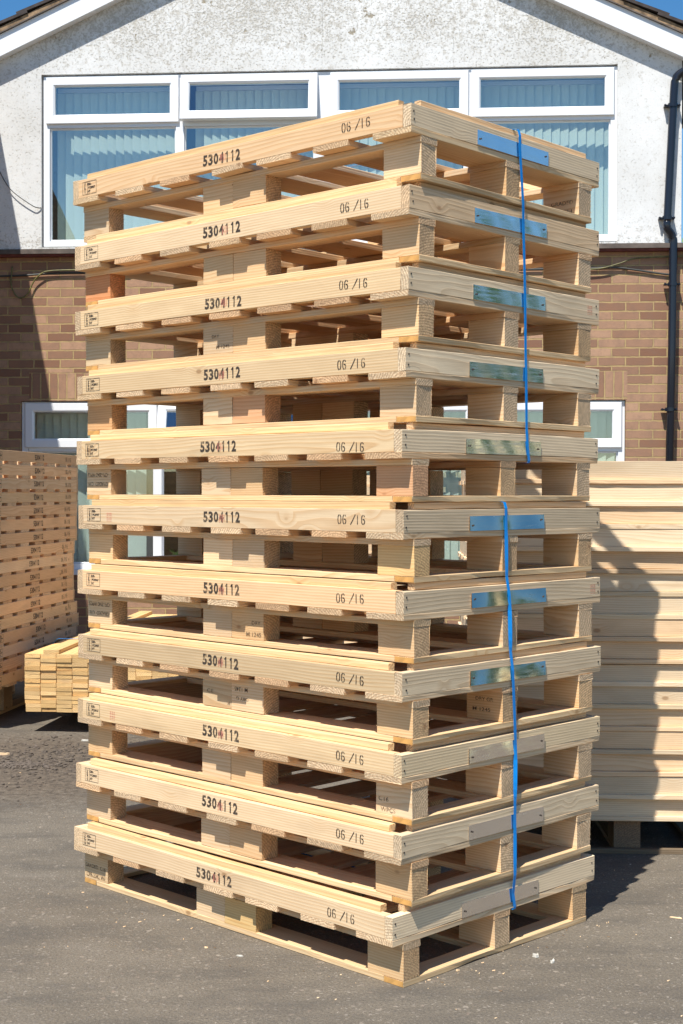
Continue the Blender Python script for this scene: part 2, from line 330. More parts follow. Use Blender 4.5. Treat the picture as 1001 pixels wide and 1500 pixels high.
def board_mesh(L, W, H, rng, rough=1.0, wane=0.0, ragged=0):
    """a sawn timber along local X, with eased, slightly uneven edges and a touch of bow"""
    n = max(2, int(L / 0.055)) if L > 0.2 else 3
    c = 0.0011
    a, b = W/2, H/2
    prof = [(-a+c, -b), (a-c, -b), (a, -b+c), (a, b-c), (a-c, b), (-a+c, b), (-a, b-c), (-a, -b+c)]
    bow = rng.uniform(-1, 1) * min(0.0014, L*0.0012) * rough
    bm = bmesh.new(); rings = []
    wph = rng.uniform(0, 6)
    for i in range(n+1):
        x = -L/2 + L*i/n; r = []
        if i in (0, n): x += 0
        bw = bow * (1 - (2*i/n - 1)**2)
        for j, (y, z) in enumerate(prof):
            jx = rng.uniform(-1, 1)*0.0007*rough if i in (0, n) else 0
            wv = 0.0
            if wane and j in (0, 7): wv = wane * max(0, math.sin(x*9+wph) + 0.4*math.sin(x*31+wph*2))
            r.append(bm.verts.new((x + jx, y + rng.uniform(-1, 1)*0.00035*rough + (wv if j in (0, 7) else 0)*0.6, z + bw + rng.uniform(-1, 1)*0.0003*rough + wv*0.5)))
        rings.append(r)
    for i in range(n):
        for j in range(8):
            bm.faces.new((rings[i][j], rings[i+1][j], rings[i+1][(j+1) % 8], rings[i][(j+1) % 8]))
    bm.faces.new(list(rings[0])); bm.faces.new(list(reversed(rings[n])))
    bmesh.ops.recalc_face_normals(bm, faces=list(bm.faces))
    for q in range(ragged):
        sx = rng.choice((-1, 1)); sd = rng.choice((-1, 1))
        if rng.random() < .7: p = Vector((sx*L/2, sd*a, rng.uniform(-b, b))); dr = Vector((sx*rng.uniform(-.1, .6), sd*rng.uniform(.3, 1), rng.uniform(-.5, .3)))
        else: p = Vector((sx*L/2, rng.uniform(-a, a), sd*b)); dr = Vector((sx*rng.uniform(.2, .8), rng.uniform(-.4, .4), sd*.3))
        p.x -= sx*.0006; t_ = p + dr.normalized()*rng.uniform(.0015, .0048); w_ = Vector((rng.uniform(-.3, .3), rng.uniform(-.2, .2), 1)).normalized()*rng.uniform(.0004, .0011)
        vv = [bm.verts.new(c_) for c_ in (p - w_, p + w_, t_)]; bm.faces.new(vv)
    return bm_mesh('timber', bm)
def board(name, parent, x0, x1, y0, y1, z0, z1, axis, rng, mat='wood', rough=1.0, wane=0.0, color=None, tilt=(0, 0, 0), ragged=0):
    cx, cy, cz = (x0+x1)/2, (y0+y1)/2, (z0+z1)/2
    if axis == 'x': me = board_mesh(x1-x0, y1-y0, z1-z0, rng, rough, wane, ragged); rz = 0
    else: me = board_mesh(y1-y0, x1-x0, z1-z0, rng, rough, wane, ragged); rz = math.pi/2
    if color is None:
        t = rng.random()
        color = (1, 1, 1) if t < 0.5 else ((1.0, 0.91, 0.83) if t < 0.72 else ((0.92, 0.91, 0.86) if t < .86 else (1.04, 1.05, 1.06)))
    return link(name, me, mat, parent, (cx, cy, cz), (tilt[0], tilt[1], rz + tilt[2]), color)
def tube_mesh(pts, r, seg=8, closed_ends=True, smooth=True):
    bm = bmesh.new(); rings = []
    P = [Vector(p) for p in pts]; up = Vector((0, 0, 1))
    for i, p in enumerate(P):
        t = (P[min(i+1, len(P)-1)] - P[max(i-1, 0)]).normalized()
        a = t.cross(up if abs(t.z) < 0.95 else Vector((0, 1, 0))).normalized(); b = t.cross(a).normalized()
        rr = r[i] if isinstance(r, (list, tuple)) else r
        rings.append([bm.verts.new(p + a*math.cos(2*math.pi*j/seg)*rr + b*math.sin(2*math.pi*j/seg)*rr) for j in range(seg)])
    for i in range(len(P)-1):
        for j in range(seg):
            f = bm.faces.new((rings[i][j], rings[i][(j+1) % seg], rings[i+1][(j+1) % seg], rings[i+1][j])); f.smooth = smooth
    bm.faces.new(rings[0]); bm.faces.new(list(reversed(rings[-1])))
    bmesh.ops.recalc_face_normals(bm, faces=list(bm.faces))
    return bm_mesh('tube', bm)
def spline(pts, n=6):
    P = [Vector(p) for p in pts]; out = []
    for i in range(len(P)-1):
        p0, p1, p2, p3 = P[max(i-1, 0)], P[i], P[i+1], P[min(i+2, len(P)-1)]
        for k_ in range(n):
            t = k_/n
            out.append(0.5*((2*p1)+(-p0+p2)*t+(2*p0-5*p1+4*p2-p3)*t*t+(-p0+3*p1-3*p2+p3)*t*t*t))
    out.append(P[-1]); return out

# ------------------------------------------------------------------ lettering
_tc = {}
def text_mesh(s, width, height, bold=0.02, worn=0.0):
    """flat letters, s, filling width x height, centred on 0 in the local XY plane"""
    key = (s, width, height, bold)
    if key in _tc: return _tc[key]
    cu = bpy.data.curves.new('t', 'FONT'); cu.body = s; cu.size = 1.0; cu.offset = bold; cu.resolution_u = 3
    o = bpy.data.objects.new('t', cu); C.objects.link(o)
    dg = bpy.context.evaluated_depsgraph_get(); me = bpy.data.meshes.new_from_object(o.evaluated_get(dg))
    bpy.data.objects.remove(o); bpy.data.curves.remove(cu)
    me.name = 'lettering'; me.materials.clear()
    xs = [v.co.x for v in me.vertices]; ys = [v.co.y for v in me.vertices]
    sx, sy = width/(max(xs)-min(xs)), height/(max(ys)-min(ys)); mx_, my_ = (max(xs)+min(xs))/2, (max(ys)+min(ys))/2
    for v in me.vertices: v.co = ((v.co.x-mx_)*sx, (v.co.y-my_)*sy, 0)
    _tc[key] = me; return me
def strokes_mesh(lines, wd):
    bm = bmesh.new()
    for ln in lines:
        for (x0, y0), (x1, y1) in zip(ln[:-1], ln[1:]):
            a, b = Vector((x0, y0, 0)), Vector((x1, y1, 0)); t = (b-a).normalized(); n = Vector((-t.y, t.x, 0))*wd/2; e = t*wd*0.3
            bm.faces.new([bm.verts.new(p) for p in (a-n-e, b-n+e, b+n+e, a+n-e)])
    return bm_mesh('strokes', bm)
def stencil_date():
    """06 /16 in stencil digits with bridges, 0.098 x 0.0225 m"""
    L = []; hgt = 0.0225
    def zero(x):
        return [[(x+.0035, 0), (x+.0008, .004), (x, .011), (x+.0008, .0185), (x+.0035, hgt)], [(x+.0075, 0), (x+.0102, .004), (x+.011, .011), (x+.0102, .0185), (x+.0075, hgt)]]
    def six(x):
        return [[(x+.0035, 0), (x+.0008, .004), (x, .011), (x+.0008, .0185), (x+.0035, hgt)], [(x+.0075, hgt), (x+.0102, .0195)], [(x+.0045, .012), (x+.009, .0115), (x+.011, .0075), (x+.0102, .0035), (x+.0075, 0)]]
    L += zero(0.0) + six(0.0175)
    L += [[(0.045, -0.001), (0.053, 0.0105)], [(0.0538, 0.0118), (0.061, hgt+0.001)]]
    L += [[(0.069, 0.0), (0.069, hgt)]] + six(0.083)
    L = [[(x-0.048, y-hgt/2) for x, y in ln] for ln in L]
    return strokes_mesh(L, 0.0030)
def stamp_frame():
    # narrow cell at left with a wheat-ear device and box at right
    L = [[(-.033, -.019), (.033, -.019), (.033, .019), (-.033, .019), (-.033, -.019)], [(-.011, -.019), (-.011, .019)]]
    L += [[(-.022, -.016), (-.022, -.006)], [(-.027, -.013), (-.022, -.016), (-.017, -.013)], [(-.026, -.009), (-.022, -.012), (-.018, -.009)]]
    return strokes_mesh(L, 0.0014)
DATE = stencil_date(); STAMPF = stamp_frame()
LH = R(90)
def on_left(parent, me, name, y, z, mat, x=-0.0004, flip=False, spin=0.0):
    """lay lettering on a face that looks towards -X; letters advance towards -Y"""
    m = Matrix.Rotation(-math.pi/2, 4, 'Z') @ Matrix.Rotation(math.pi/2, 4, 'X') @ Matrix.Rotation(spin + (math.pi if flip else 0), 4, 'Z')
    o = link(name, me, None, parent, (x, y, z)); o.rotation_euler = m.to_euler()
    if not me.materials: me.materials.append(M[mat])
    return o
def on_front(parent, me, name, x, z, mat, y=-0.0004, spin=0.0):
    m = Matrix.Rotation(math.pi/2, 4, 'X') @ Matrix.Rotation(spin, 4, 'Z')
    o = link(name, me, None, parent, (x, y, z)); o.rotation_euler = m.to_euler()
    if not me.materials: me.materials.append(M[mat])
    return o
def number_mesh():
    bm = bmesh.new(); x = 0.0; H = 0.0305
    for ch in '5304112':
        if ch == '1':
            for ln in ([(x+.0115, -H/2), (x+.0115, H/2)], [(x+.0055, H/2-.0075), (x+.0115, H/2-.0022)]):
                a, b = Vector((*ln[0], 0)), Vector((*ln[1], 0)); t = (b-a).normalized(); n_ = Vector((-t.y, t.x, 0))*.0023
                bm.faces.new([bm.verts.new(p) for p in (a-n_, b-n_, b+n_, a+n_)])
        else:
            me = text_mesh(ch, 0.0185, H, 0.035)
            k0 = len(bm.verts); bm.from_mesh(me); bm.verts.ensure_lookup_table()
            for v in list(bm.verts)[k0:]: v.co.x += x + .0100
        x += 0.0222
    for v in bm.verts: v.co.x -= 0.0772
    return bm_mesh('number', bm)
NUM = number_mesh()
T_GB = text_mesh('GB-', 0.020, 0.0075, 0.05); T_FC = text_mesh('FC0907', 0.034, 0.0075, 0.05); T_HT = text_mesh('HT', 0.013, 0.0075, 0.05)
T_IPPC = text_mesh('IPPC', 0.022, 0.0075, 0.03)
REDM = strokes_mesh([[(x, -.010 + .004*(i % 2)), (x, .012)] for i, x in enumerate((-.009, -.003, .004, .010))], 0.0022)
REDT = text_mesh('118 04', 0.026, 0.0065, 0.02)

def board_marks(rim_l, yc, rng, number_dy=0.0, date_dz=0.0):
    """writing on the long outer rim; rim_l is turned 90 degrees about Z, so mark in its own frame"""
    def put(me, name, u, z, mat, parent, spin=0.0, flip=False):
        # rim local X = pallet Y, local Y = -pallet X ; face looks towards +local Y
        m = Matrix.Rotation(math.pi, 4, 'Z') @ Matrix.Rotation(math.pi/2, 4, 'X') @ Matrix.Rotation(spin, 4, 'Z')
        o = link(name, me, None, parent, (u - yc, RW/2 + 0.0007, z)); o.rotation_euler = m.to_euler()
        if not me.materials: me.materials.append(M[mat])
        return o
    nn = put(NUM, 'stamped_number', 0.676 + number_dy + rng.uniform(-.004, .004), 0.001 + rng.uniform(-.003, .002), 'ink', rim_l, rng.uniform(-.022, .022)); nn.scale = (rng.uniform(.985, 1.015), rng.uniform(.97, 1.03), 1)
    put(DATE, 'stencilled_date', 0.178 + rng.uniform(-.006, .006), date_dz, 'ink', rim_l, rng.uniform(-.04, .04))
    u0 = 1.268; z0 = rng.uniform(-.001, .001)
    f = put(STAMPF, 'treatment_stamp', u0, z0, 'ink', rim_l)
    for me, dx, dz, sp in ((T_GB, .000, .011, 0), (T_FC, .0105, .000, 0), (T_HT, -.002, -.011, 0), (T_IPPC, -.022, .006, math.pi/2)):
        o = link('stamp_letters', me, None, f, (dx, dz, 0)); o.rotation_euler = (0, 0, sp)
        if not me.materials: me.materials.append(M['ink'])
    return put

# ------------------------------------------------------------------ pallets (metres, local X across, Y along the long side)
PL, PW, RW = 1.349, 0.8566, 0.026
BX = ((0.040, 0.1015), (0.3987, 0.4632), (0.751, 0.8166))
BY = ((0.0, 0.122), (0.5454, 0.6755), (0.6765, 0.800), (1.2275, 1.349))
SLATS = ((0.0, 0.125), (0.2036, 0.3275), (0.4099, 0.5384), (0.6021, 0.7252), (0.8144, 0.9408), (1.0238, 1.1493), (1.2279, 1.349))
nail_me = None
def nail_mesh():
    global nail_me
    if nail_me is None:
        bm = bmesh.new(); bmesh.ops.create_cone(bm, cap_ends=True, segments=8, radius1=0.0026, radius2=0.0024, depth=0.0016)
        nail_me = bm_mesh('nail_head', bm); nail_me.materials.append(M['nail'])
    return nail_me

def deck(root, rng, z, frame_only=False, slat_h=0.0158, rim_h=0.0571, over=0.0, matl='wood', matr='wood_grey', twist=None, marks=True, nails=True):
    zs = z + slat_h; zr = zs + rim_h
    for i, (a, b) in enumerate(SLATS):
        a2, b2 = a, b
        if 0 < i < 6: dv = rng.uniform(-.007, .007); a2 += dv; b2 += dv
        tl = (twist if (twist and i == 3) else 0)
        edge = i in (0, 6)
        board('deck_slat', root, -over, PW+over, a2 - (over if i == 0 else 0), b2 + (over if i == 6 else 0), z, zs, 'x', rng, matl if not (edge and matr == 'wood_grey') else 'wood', wane=0.0025 if i == 0 else 0.0,
              tilt=(tl, 0, rng.uniform(-.002, .002)), color=rng.choice(((1, 1, 1), (1.0, .93, .86), (.97, .84, .74), (1.08, 1.06, 1.05))) if not edge else None)
    j = 0.0006
    rl = board('rim_board', root, 0, RW, RW + j, PL-RW - j, zs+.0002, zr + rng.uniform(-.001, .001), 'y', rng, matl)
    rr = board('rim_board', root, PW-RW, PW, RW + j, PL-RW - j, zs+.0002, zr, 'y', rng, matl)
    rf = board('rim_board', root, 0, PW, 0, RW, zs+.0002, zr + rng.uniform(-.0012, .0012), 'x', rng, matr, rough=1.8)
    rb = board('rim_board', root, 0, PW, PL-RW, PL, zs+.0002, zr, 'x', rng, matl)
    if nails:
        for xx in (0.0115, PW-0.0125):
            for dz in (-.012, .012):
                o = link('nail', nail_mesh(), None, rf, (xx - PW/2 + rng.uniform(-.003, .003), -RW/2 - .0006, dz + rng.uniform(-.003, .003)), (math.pi/2, 0, 0))
    return rl, rr, rf

def full_pallet(name, loc, rz, seed, z_lip=0.1995, opts=None):
    opts = opts or {}; rng = random.Random(seed)
    root = empty(name, loc, rz)
    # bottom boards
    for y0, y1 in ((0.0, 0.0660), (1.2875, 1.349)):
        b = board('base_board', root, 0.0402, 0.8166, y0, y1, 0.0, 0.0155, 'x', rng, 'wood', wane=0.004, color=(1.0, .97, .88))
        col = opts.get('orange', 1.0)
        # painted end
        if rng.random() < col:
            e = box_obj('painted_end', 'orange_end', b, -0.3890, -0.3884, -(y1-y0)/2+.0015, (y1-y0)/2-.0015, -0.0065, 0.0068)
    for x0, x1 in ((0.0402, 0.128), (0.385, 0.478), (0.728, 0.8166)):
        board('base_board', root, x0, x1, 0.0668, 1.2868, 0.0, 0.0155, 'y', rng, 'wood', color=(1.0, .98, .90))
    # blocks
    bc = opts.get('block_col', {})
    for ix, (x0, x1) in enumerate(BX):
        for iy, (y0, y1) in enumerate(BY):
            w0 = rng.uniform(-.0015, .0015)
            tc_ = bc.get((ix, iy)) or rng.choice(((1, 1, 1), (1, 1, 1), (1.02, .93, .80), (.96, .88, .78), (1.04, 1.02, .99)))
            bl = board('block', root, x0 + abs(w0), x1 - .002, y0 + (0.0008 if iy == 0 else 0.0), y1, 0.0157, 0.0918, 'y', rng, 'wood', rough=1.7, color=tc_, ragged=46)
            for (a_, b_), (s_, wd_, dz_, fl_, inkm) in opts.get('block_text', {}).items() if False else []: pass
            for tx in opts.get('block_text', ()):
                if tx[0] == (ix, iy):
                    _, s_, wd_, ht_, du_, dz_, fl_ = tx
                    me = text_mesh(s_, wd_, ht_, 0.01)
                    m = Matrix.Rotation(math.pi, 4, 'Z') @ Matrix.Rotation(math.pi/2, 4, 'X') @ Matrix.Rotation(math.pi if fl_ else 0, 4, 'Z')
                    o = link('block_lettering', me, None, bl, (du_, (x1-.002-x0-abs(w0))/2 + .0009, dz_)); o.rotation_euler = m.to_euler()
                    if not me.materials: me.materials.append(M['ink_faint'])
    for x0, x1 in BX:
        board('stringer', root, x0 - .001, x1 + .0015, 0.0, PL, 0.0920, 0.1085, 'y', rng, 'wood')
    rl, rr, rf = deck(root, rng, 0.1087, twist=opts.get('twist'))
    zt = 0.1818
    # inner cleats that stand above the rim
    d0 = rng.uniform(-.004, .004); d1 = rng.uniform(-.012, .004)
    board('lip_cleat', root, 0.0150, 0.0370, 0.057 + d0, 1.307 + d1, zt + .0004, z_lip, 'y', rng, 'wood_yellow', color=(1.02, 1.06, 1.25))
    board('lip_cleat', root, PW-0.0370, PW-0.0150, 0.057, 1.307, zt + .0004, z_lip, 'y', rng, 'wood')
    board('lip_cleat', root, 0.056 + rng.uniform(-.003, .003), 0.806, 0.0130, 0.0335, zt + .0004, z_lip, 'x', rng, 'wood', color=(1.0, .94, .87))
    board('lip_cleat', root, 0.056, 0.806, PL-0.0335, PL-0.0130, zt + .0004, z_lip, 'x', rng, 'wood')
    board_marks(rl, PL/2, rng, opts.get('num', 0.0), opts.get('date', 0.0))
    # red tally
    if opts.get('red', True):
        me = REDM
        o = link('red_tally_mark', me, None, rl, (0.676 - PL/2 + opts.get('num', 0)+rng.uniform(-.012, .006), RW/2 + .0010, -.004)); o.rotation_euler = (Matrix.Rotation(math.pi, 4, 'Z') @ Matrix.Rotation(math.pi/2, 4, 'X')).to_euler()
        if not me.materials: me.materials.append(M['ink_red'])
    for xx in opts.get('red_front', ()):
        for q in range(3):
            o = link('red_lettering', REDT, None, rf, (xx - PW/2 + q*.009, -RW/2 - .0008, -.004)); o.rotation_euler = (Matrix.Rotation(math.pi/2, 4, 'X') @ Matrix.Rotation(math.pi/2, 4, 'Z')).to_euler()
            if not REDT.materials: REDT.materials.append(M['ink_red'])
    for uu in opts.get('red_left', ()):
        for q in range(3):
            o = link('red_lettering', REDT, None, rl, (uu - PL/2 - q*.009, RW/2 + .0008, -.006)); o.rotation_euler = (Matrix.Rotation(math.pi, 4, 'Z') @ Matrix.Rotation(math.pi/2, 4, 'X') @ Matrix.Rotation(math.pi/2, 4, 'Z')).to_euler()
    # steel plate on the short rim, slightly buckled
    px = opts.get('plate', 0.265); bend = opts.get('bend', 0.0006); pl = 0.325; phh = 0.0385
    bm = bmesh.new(); nx, nz_ = 26, 4; g = {}; ph1 = rng.uniform(0, 6)
    for i in range(nx+1):
        for jz in range(nz_+1):
            x = -pl/2 + pl*i/nx; z_ = -phh/2 + phh*jz/nz_; ed = (1-(2*i/nx-1)**8)
            y = -(bend*(math.sin(x*38+ph1)*0.6 + math.sin(x*71+z_*60+ph1*2)*0.4)*ed + bend) + opts.get('tip', 0.0)*z_ - abs(opts.get('tip', 0.0))*phh*0.5
            g[i, jz] = bm.verts.new((x, y, z_))
    for i in range(nx):
        for jz in range(nz_):
            f = bm.faces.new((g[i, jz], g[i+1, jz], g[i+1, jz+1], g[i, jz+1])); f.smooth = True
    add_box(bm, -pl/2+.0003, pl/2-.0003, 0.0002, 0.0016, -phh/2+.0003, phh/2-.0003)
    pt = link('metal_plate', bm_mesh('metal_plate', bm), 'steel', root, (px + pl/2, -0.0022, 0.1450), (0, rng.uniform(-.006, .006), 0), color=(opts.get('lean', 0.0), 0, 0))
    for sx_ in (-1, 1):
        link('nail', nail_mesh(), None, pt, (sx_*(pl/2 - .013), -0.0022 - bend, rng.uniform(-.006, .006)), (math.pi/2, 0, 0))
    return root

# fitted poses of the eleven pallets, top first: near corner x, y, angle
POSE = [(0.1683, 3.4966, 0.7372), (0.1647, 3.5024, 0.7447), (0.1636, 3.5028, 0.7461), (0.1575, 3.5023, 0.7566), (0.1482, 3.4948, 0.7646),
        (0.1529, 3.4920, 0.7657), (0.1530, 3.4804, 0.7655), (0.1501, 3.4719, 0.7710), (0.1485, 3.4715, 0.7712), (0.1486, 3.4689, 0.7668), (0.1272, 3.4659, 0.7806)]
LABELS = ['topmost pallet of the tall stack, its steel plate mirroring plain blue sky',
          'second pallet from the top of the tall stack, plate blue with dark green edges',
          'third pallet from the top of the tall stack, red lettering near its right corner',
          'fourth pallet from the top, directly above the pallet where the upper strap ends',
          'fifth pallet from the top of the tall stack, where the upper strap ends',
          'middle pallet of the tall stack, where the lower blue strap begins, crumpled plate',
          'seventh pallet from the top of the tall stack, M 1245 on its centre block',
          'eighth pallet from the top of the tall stack, with CE printed on its centre block',
          'third pallet up from the bottom of the tall stack',
          'pallet resting directly on the lowest pallet of the tall stack',
          'lowest pallet of the tall stack, standing on the asphalt']
RD = (1.0, .60, .42); PK = (1.0, .78, .68); GY = (.86, .86, .83)
OPT = [dict(twist=-0.035, bend=0.0002, num=0.0, date=.004, plate=.268, block_text=[((2, 0), 'GRADED', .075, .011, -.005, .0, False), ((2, 0), '204-L', .05, .011, -.02, -.026, False)], orange=.2),
       dict(bend=0.0004, num=.0, date=.0, plate=.262, block_col={(0, 3): RD, (0, 2): (.98, .93, .84)}),
       dict(bend=0.0005, num=-.003, date=.002, plate=.258, red_front=[.80], block_col={(0, 3): GY}, block_text=[((0, 2), 'DRY', .03, .009, .01, .012, False), ((0, 2), 'M 1245', .055, .010, -.02, -.018, False)]),
       dict(bend=0.0009, num=-.003, date=-.001, plate=.250, block_col={(0, 3): (.98, .78, .60), (0, 1): PK}),
       dict(bend=0.0013, num=.008, date=-.013, plate=.248, block_col={(0, 0): PK}, block_text=[((0, 3), '-CPR-2042 WPCS', .105, .013, .003, .022, True), ((0, 3), 'GRADED  C16', .10, .012, .003, -.006, True)]),
       dict(bend=0.0011, tip=.03, lean=.31, num=-.002, date=.002, plate=.255, red_left=[1.20], block_col={(0, 0): (.97, .88, .66)}),
       dict(bend=0.0009, tip=.04, lean=.35, num=.001, date=.002, plate=.262, red_front=[.81], block_col={(0, 3): GY}, block_text=[((0, 3), 'CPR-2042 WPCS', .105, .013, .003, .022, True), ((0, 3), 'GRADED  C16', .10, .012, .003, -.006, True), ((0, 1), 'DRY', .035, .010, -.035, .010, False), ((0, 1), 'M 1245', .060, .012, -.025, -.022, False)]),
       dict(bend=0.0009, tip=.04, lean=.30, num=.001, date=-.001, plate=.260, block_text=[((0, 2), 'CE', .028, .010, .03, .006, False), ((0, 2), 'M', .010, .010, -.05, -.022, False), ((0, 1), 'M 1245', .055, .012, .025, .022, True), ((0, 1), 'DRY G', .05, .010, .02, -.004, True), ((1, 0), 'DRY GR', .06, .010, .0, .018, False), ((1, 0), 'M 1245', .06, .010, .01, -.010, False)], block_col={(0, 2): GY}),
       dict(bend=0.0014, tip=.02, lean=.10, num=.001, date=-.001, plate=.258, red_left=[1.18], block_text=[((0, 0), 'C16', .034, .011, .035, .0, False), ((0, 0), 'WPCS', .05, .012, .02, -.026, False)]),
       dict(bend=0.0003, num=.001, date=.0, plate=.260),
       dict(bend=0.0003, num=-.002, date=-.003, plate=.262, block_col={(0, 1): (1.02, .94, .68), (0, 3): (.95, .92, .86)}, block_text=[((0, 3), 'GRADED  C16', .105, .012, .003, .004, False), ((0, 3), 'CPR-2042 WP', .10, .014, .0, -.024, False)])]
LOC = []
for i, (x, y, a) in enumerate(POSE):
    z = (10 - i) * 0.2
    r = full_pallet('timber_pallet', (x, y, z), math.pi/2 - a, 100 + i, opts=OPT[i])
    tag(r, LABELS[i], 'pallet', 'pallets strapped into the tall stack')
    LOC.append((x, y, z, a))
def PW2(i, X, Y, Z):
    x, y, z, a = LOC[i]
    return Vector((x + X*math.sin(a) - Y*math.cos(a), y + X*math.cos(a) + Y*math.sin(a), z + Z))

# ------------------------------------------------------------------ blue straps: closed bands round five and six pallets
def strap_obj(path, width, label):
    """path: list of (point, along) where width is laid along 'along'; last joins first"""
    bm = bmesh.new(); rows = []
    n = len(path)
    for p, al in path:
        rows.append((bm.verts.new(p - al*width/2), bm.verts.new(p + al*width/2)))
    for i in range(n):
        a, b = rows[i], rows[(i+1) % n]
        bm.faces.new((a[0], a[1], b[1], b[0]))
    o = link('plastic_strap', bm_mesh('plastic_strap', bm), 'strap')
    md = o.modifiers.new('thickness', 'SOLIDIFY'); md.thickness = 0.0007; md.offset = 0
    tag(o, label, 'strap'); return o
def strap_path(itop, ibot, vs, vb):
    """vs: dict pallet index -> (X at that pallet). goes down the near short side, under, up the far one and over"""
    path = []
    idx = list(range(itop, ibot + 1))
    ax = lambda i: (PW2(i, 1, 0, 0) - PW2(i, 0, 0, 0)).normalized()
    yn = -0.0060
    path.append((PW2(itop, vs[itop][0]-.002, 0.012, 0.2007), ax(itop)))
    path.append((PW2(itop, vs[itop][0], -0.0008, 0.1990), ax(itop)))
    tw = 0.0
    path.append((PW2(itop, vs[itop][0], yn, 0.183), ax(itop)))
    for i in idx:
        A = PW2(i, vs[i][0], yn, 0.150)
        last = (i == ibot)
        B = PW2(i, vs[i][1], yn, 0.112) if last else PW2(i+1, vs[i+1][0], yn, 0.150)
        al0 = ax(i); nrm = Vector((-al0.y, al0.x, 0)); tws = vs[i][2] if len(vs[i]) > 2 else 0.0
        zl = (0.150, 0.112) if last else (0.150, 0.110, 0.09, 0.07, 0.05, 0.03, 0.012, 0.0)
        z0 = LOC[i][2]
        for zz in zl:
            t = (A.z - (z0 + zz)) / (A.z - B.z); Pt = A.lerp(B, t)
            Xl = (Pt - PW2(i, 0, 0, 0)).dot(al0)
            ang = tws*math.sin(math.pi*min(1, max(0, (0.15-zz)/0.15)))
            path.append((PW2(i, Xl, yn, zz), (al0*math.cos(ang) - nrm*math.sin(ang)).normalized()))
    X = vs[ibot][1]
    path.append((PW2(ibot, X, -0.004, 0.1055), ax(ibot)))
    path.append((PW2(ibot, X, 0.02, 0.1060), ax(ibot)))
    path.append((PW2(ibot, X, PL-.02, 0.1060), ax(ibot)))
    path.append((PW2(ibot, X, PL+.004, 0.1055), ax(ibot)))
    for i in reversed(idx):
        path.append((PW2(i, X, PL+0.006, 0.125), ax(i))); path.append((PW2(i, X, PL+0.006, 0.18), ax(i)))
    path.append((PW2(itop, X, PL-0.012, 0.2007), ax(itop)))
    return path
U = {0: (.452, 0), 1: (.472, 0), 2: (.4825, 0), 3: (.4917, 0), 4: (.508, .5154)}
strap_obj(strap_path(0, 4, U, None), 0.0105, 'blue plastic strap down the upper five pallets of the tall stack')
Lw = {5: (.4046, 0, .3), 6: (.4185, 0, .8), 7: (.4347, 0), 8: (.4502, 0, .8), 9: (.4506, 0, .3), 10: (.470, .4777)}
strap_obj(strap_path(5, 10, Lw, None), 0.0110, 'twisted blue plastic strap round the lower six pallets of the tall stack')

# ------------------------------------------------------------------ shallow deck frames in tight stacks
def deck_frame(name, seed, over, marks, hs, hr, matl, matr, detail=True):
    rng = random.Random(seed); root = empty(name, (0, 0, 0))
    rl, rr, rf = deck(root, rng, 0.0, slat_h=hs, rim_h=hr, over=over, matl=matl, matr=matr, nails=False)
    if marks: board_marks(rl, PL/2, rng, rng.uniform(-.01, .01), rng.uniform(-.003, .003))
    return root
def kids(o): return [c for c in bpy.data.objects if c.parent == o]
KID = {}
def copy_tree(o, parent=None, tones=None):
    c = o.copy(); C.objects.link(c); c.parent = parent
    if o.name not in KID: KID[o.name] = kids(o)
    for ch in KID[o.name]: copy_tree(ch, c)
    return c
ORD = ['topmost', 'second', 'third', 'fourth', 'fifth', 'sixth', 'seventh', 'eighth', 'ninth', 'tenth', 'eleventh', 'twelfth', 'thirteenth', 'fourteenth', 'fifteenth', 'sixteenth', 'seventeenth', 'eighteenth']
def stack_of_frames(protos, n, base, rz, z0, pitch, tilt, rng, lab, group, jit=0.012, steps=None):
    for q in range(n):
        kf = n - 1 - q
        o = protos[q] if q < len(protos) else copy_tree(protos[rng.randrange(len(protos))])
        jx, jy = rng.uniform(-jit, jit), rng.uniform(-jit, jit)
        if steps: jy += steps(kf)
        o.location = (base[0] + jx*math.cos(rz) - jy*math.sin(rz), base[1] + jx*math.sin(rz) + jy*math.cos(rz), z0 + kf*pitch)
        o.rotation_euler = (0, 0, rz + rng.uniform(-.003, .003))
        nm = ORD[q] if q else 'topmost'
        l_ = (lab % ('topmost' if q == 0 else nm + ' from the top')) if q < n-1 else lab % 'lowest'
        tag(o, l_, 'pallet deck', group)

# left stack
la = R(-82.4); lrz = math.pi/2 - la
protos = [deck_frame('deck_frame', 500 + i, 0.0, True, 0.0158, 0.0565, 'wood_dull', 'wood_dull') for i in range(5)]
rgL = random.Random(7)
stack_of_frames(protos, 17, (-1.593, 8.53), lrz, 0.200, 0.0728, 0, rgL, '%s slatted deck in the shaded stack at the left edge', 'slatted decks in the left stack', 0.006,
                lambda kf: -0.02 if kf >= 10 else (0.04 if kf >= 5 else (-0.01 if kf > 3 else -.03)))
def bearer_base(name, loc, rz, seed, inset, h, label, z0=0.0, cat='pallet base', matw='wood', mid=PW/2-.045, front=False):
    rng = random.Random(seed); root = empty(name, loc, rz)
    for x0, x1 in ((inset, inset+.09), (mid, mid+.09), (PW-inset-.09, PW-inset)):
        board('bearer_board', root, x0, x1, 0.0, PL, z0, z0+.0155, 'y', rng, matw)
        board('stringer', root, x0, x1, 0.0, PL, h-.0175, h-.0005, 'y', rng, matw)
        for y0, y1 in ((0.0, .13), (.61, .74), (1.219, 1.349)):
            board('block', root, x0, x1, y0, y1, z0+.016, h-.018, 'y', rng, matw)
    if front: board('bearer_board', root, 0.0, PW, -0.022, -0.001, 0.0, .017, 'x', rng, matw)
    tag(root, label, cat); return root
bearer_base('pallet_base', (-1.593, 8.53, 0), lrz, 61, 0.17, 0.200, 'dark pallet base under the left stack of decks')

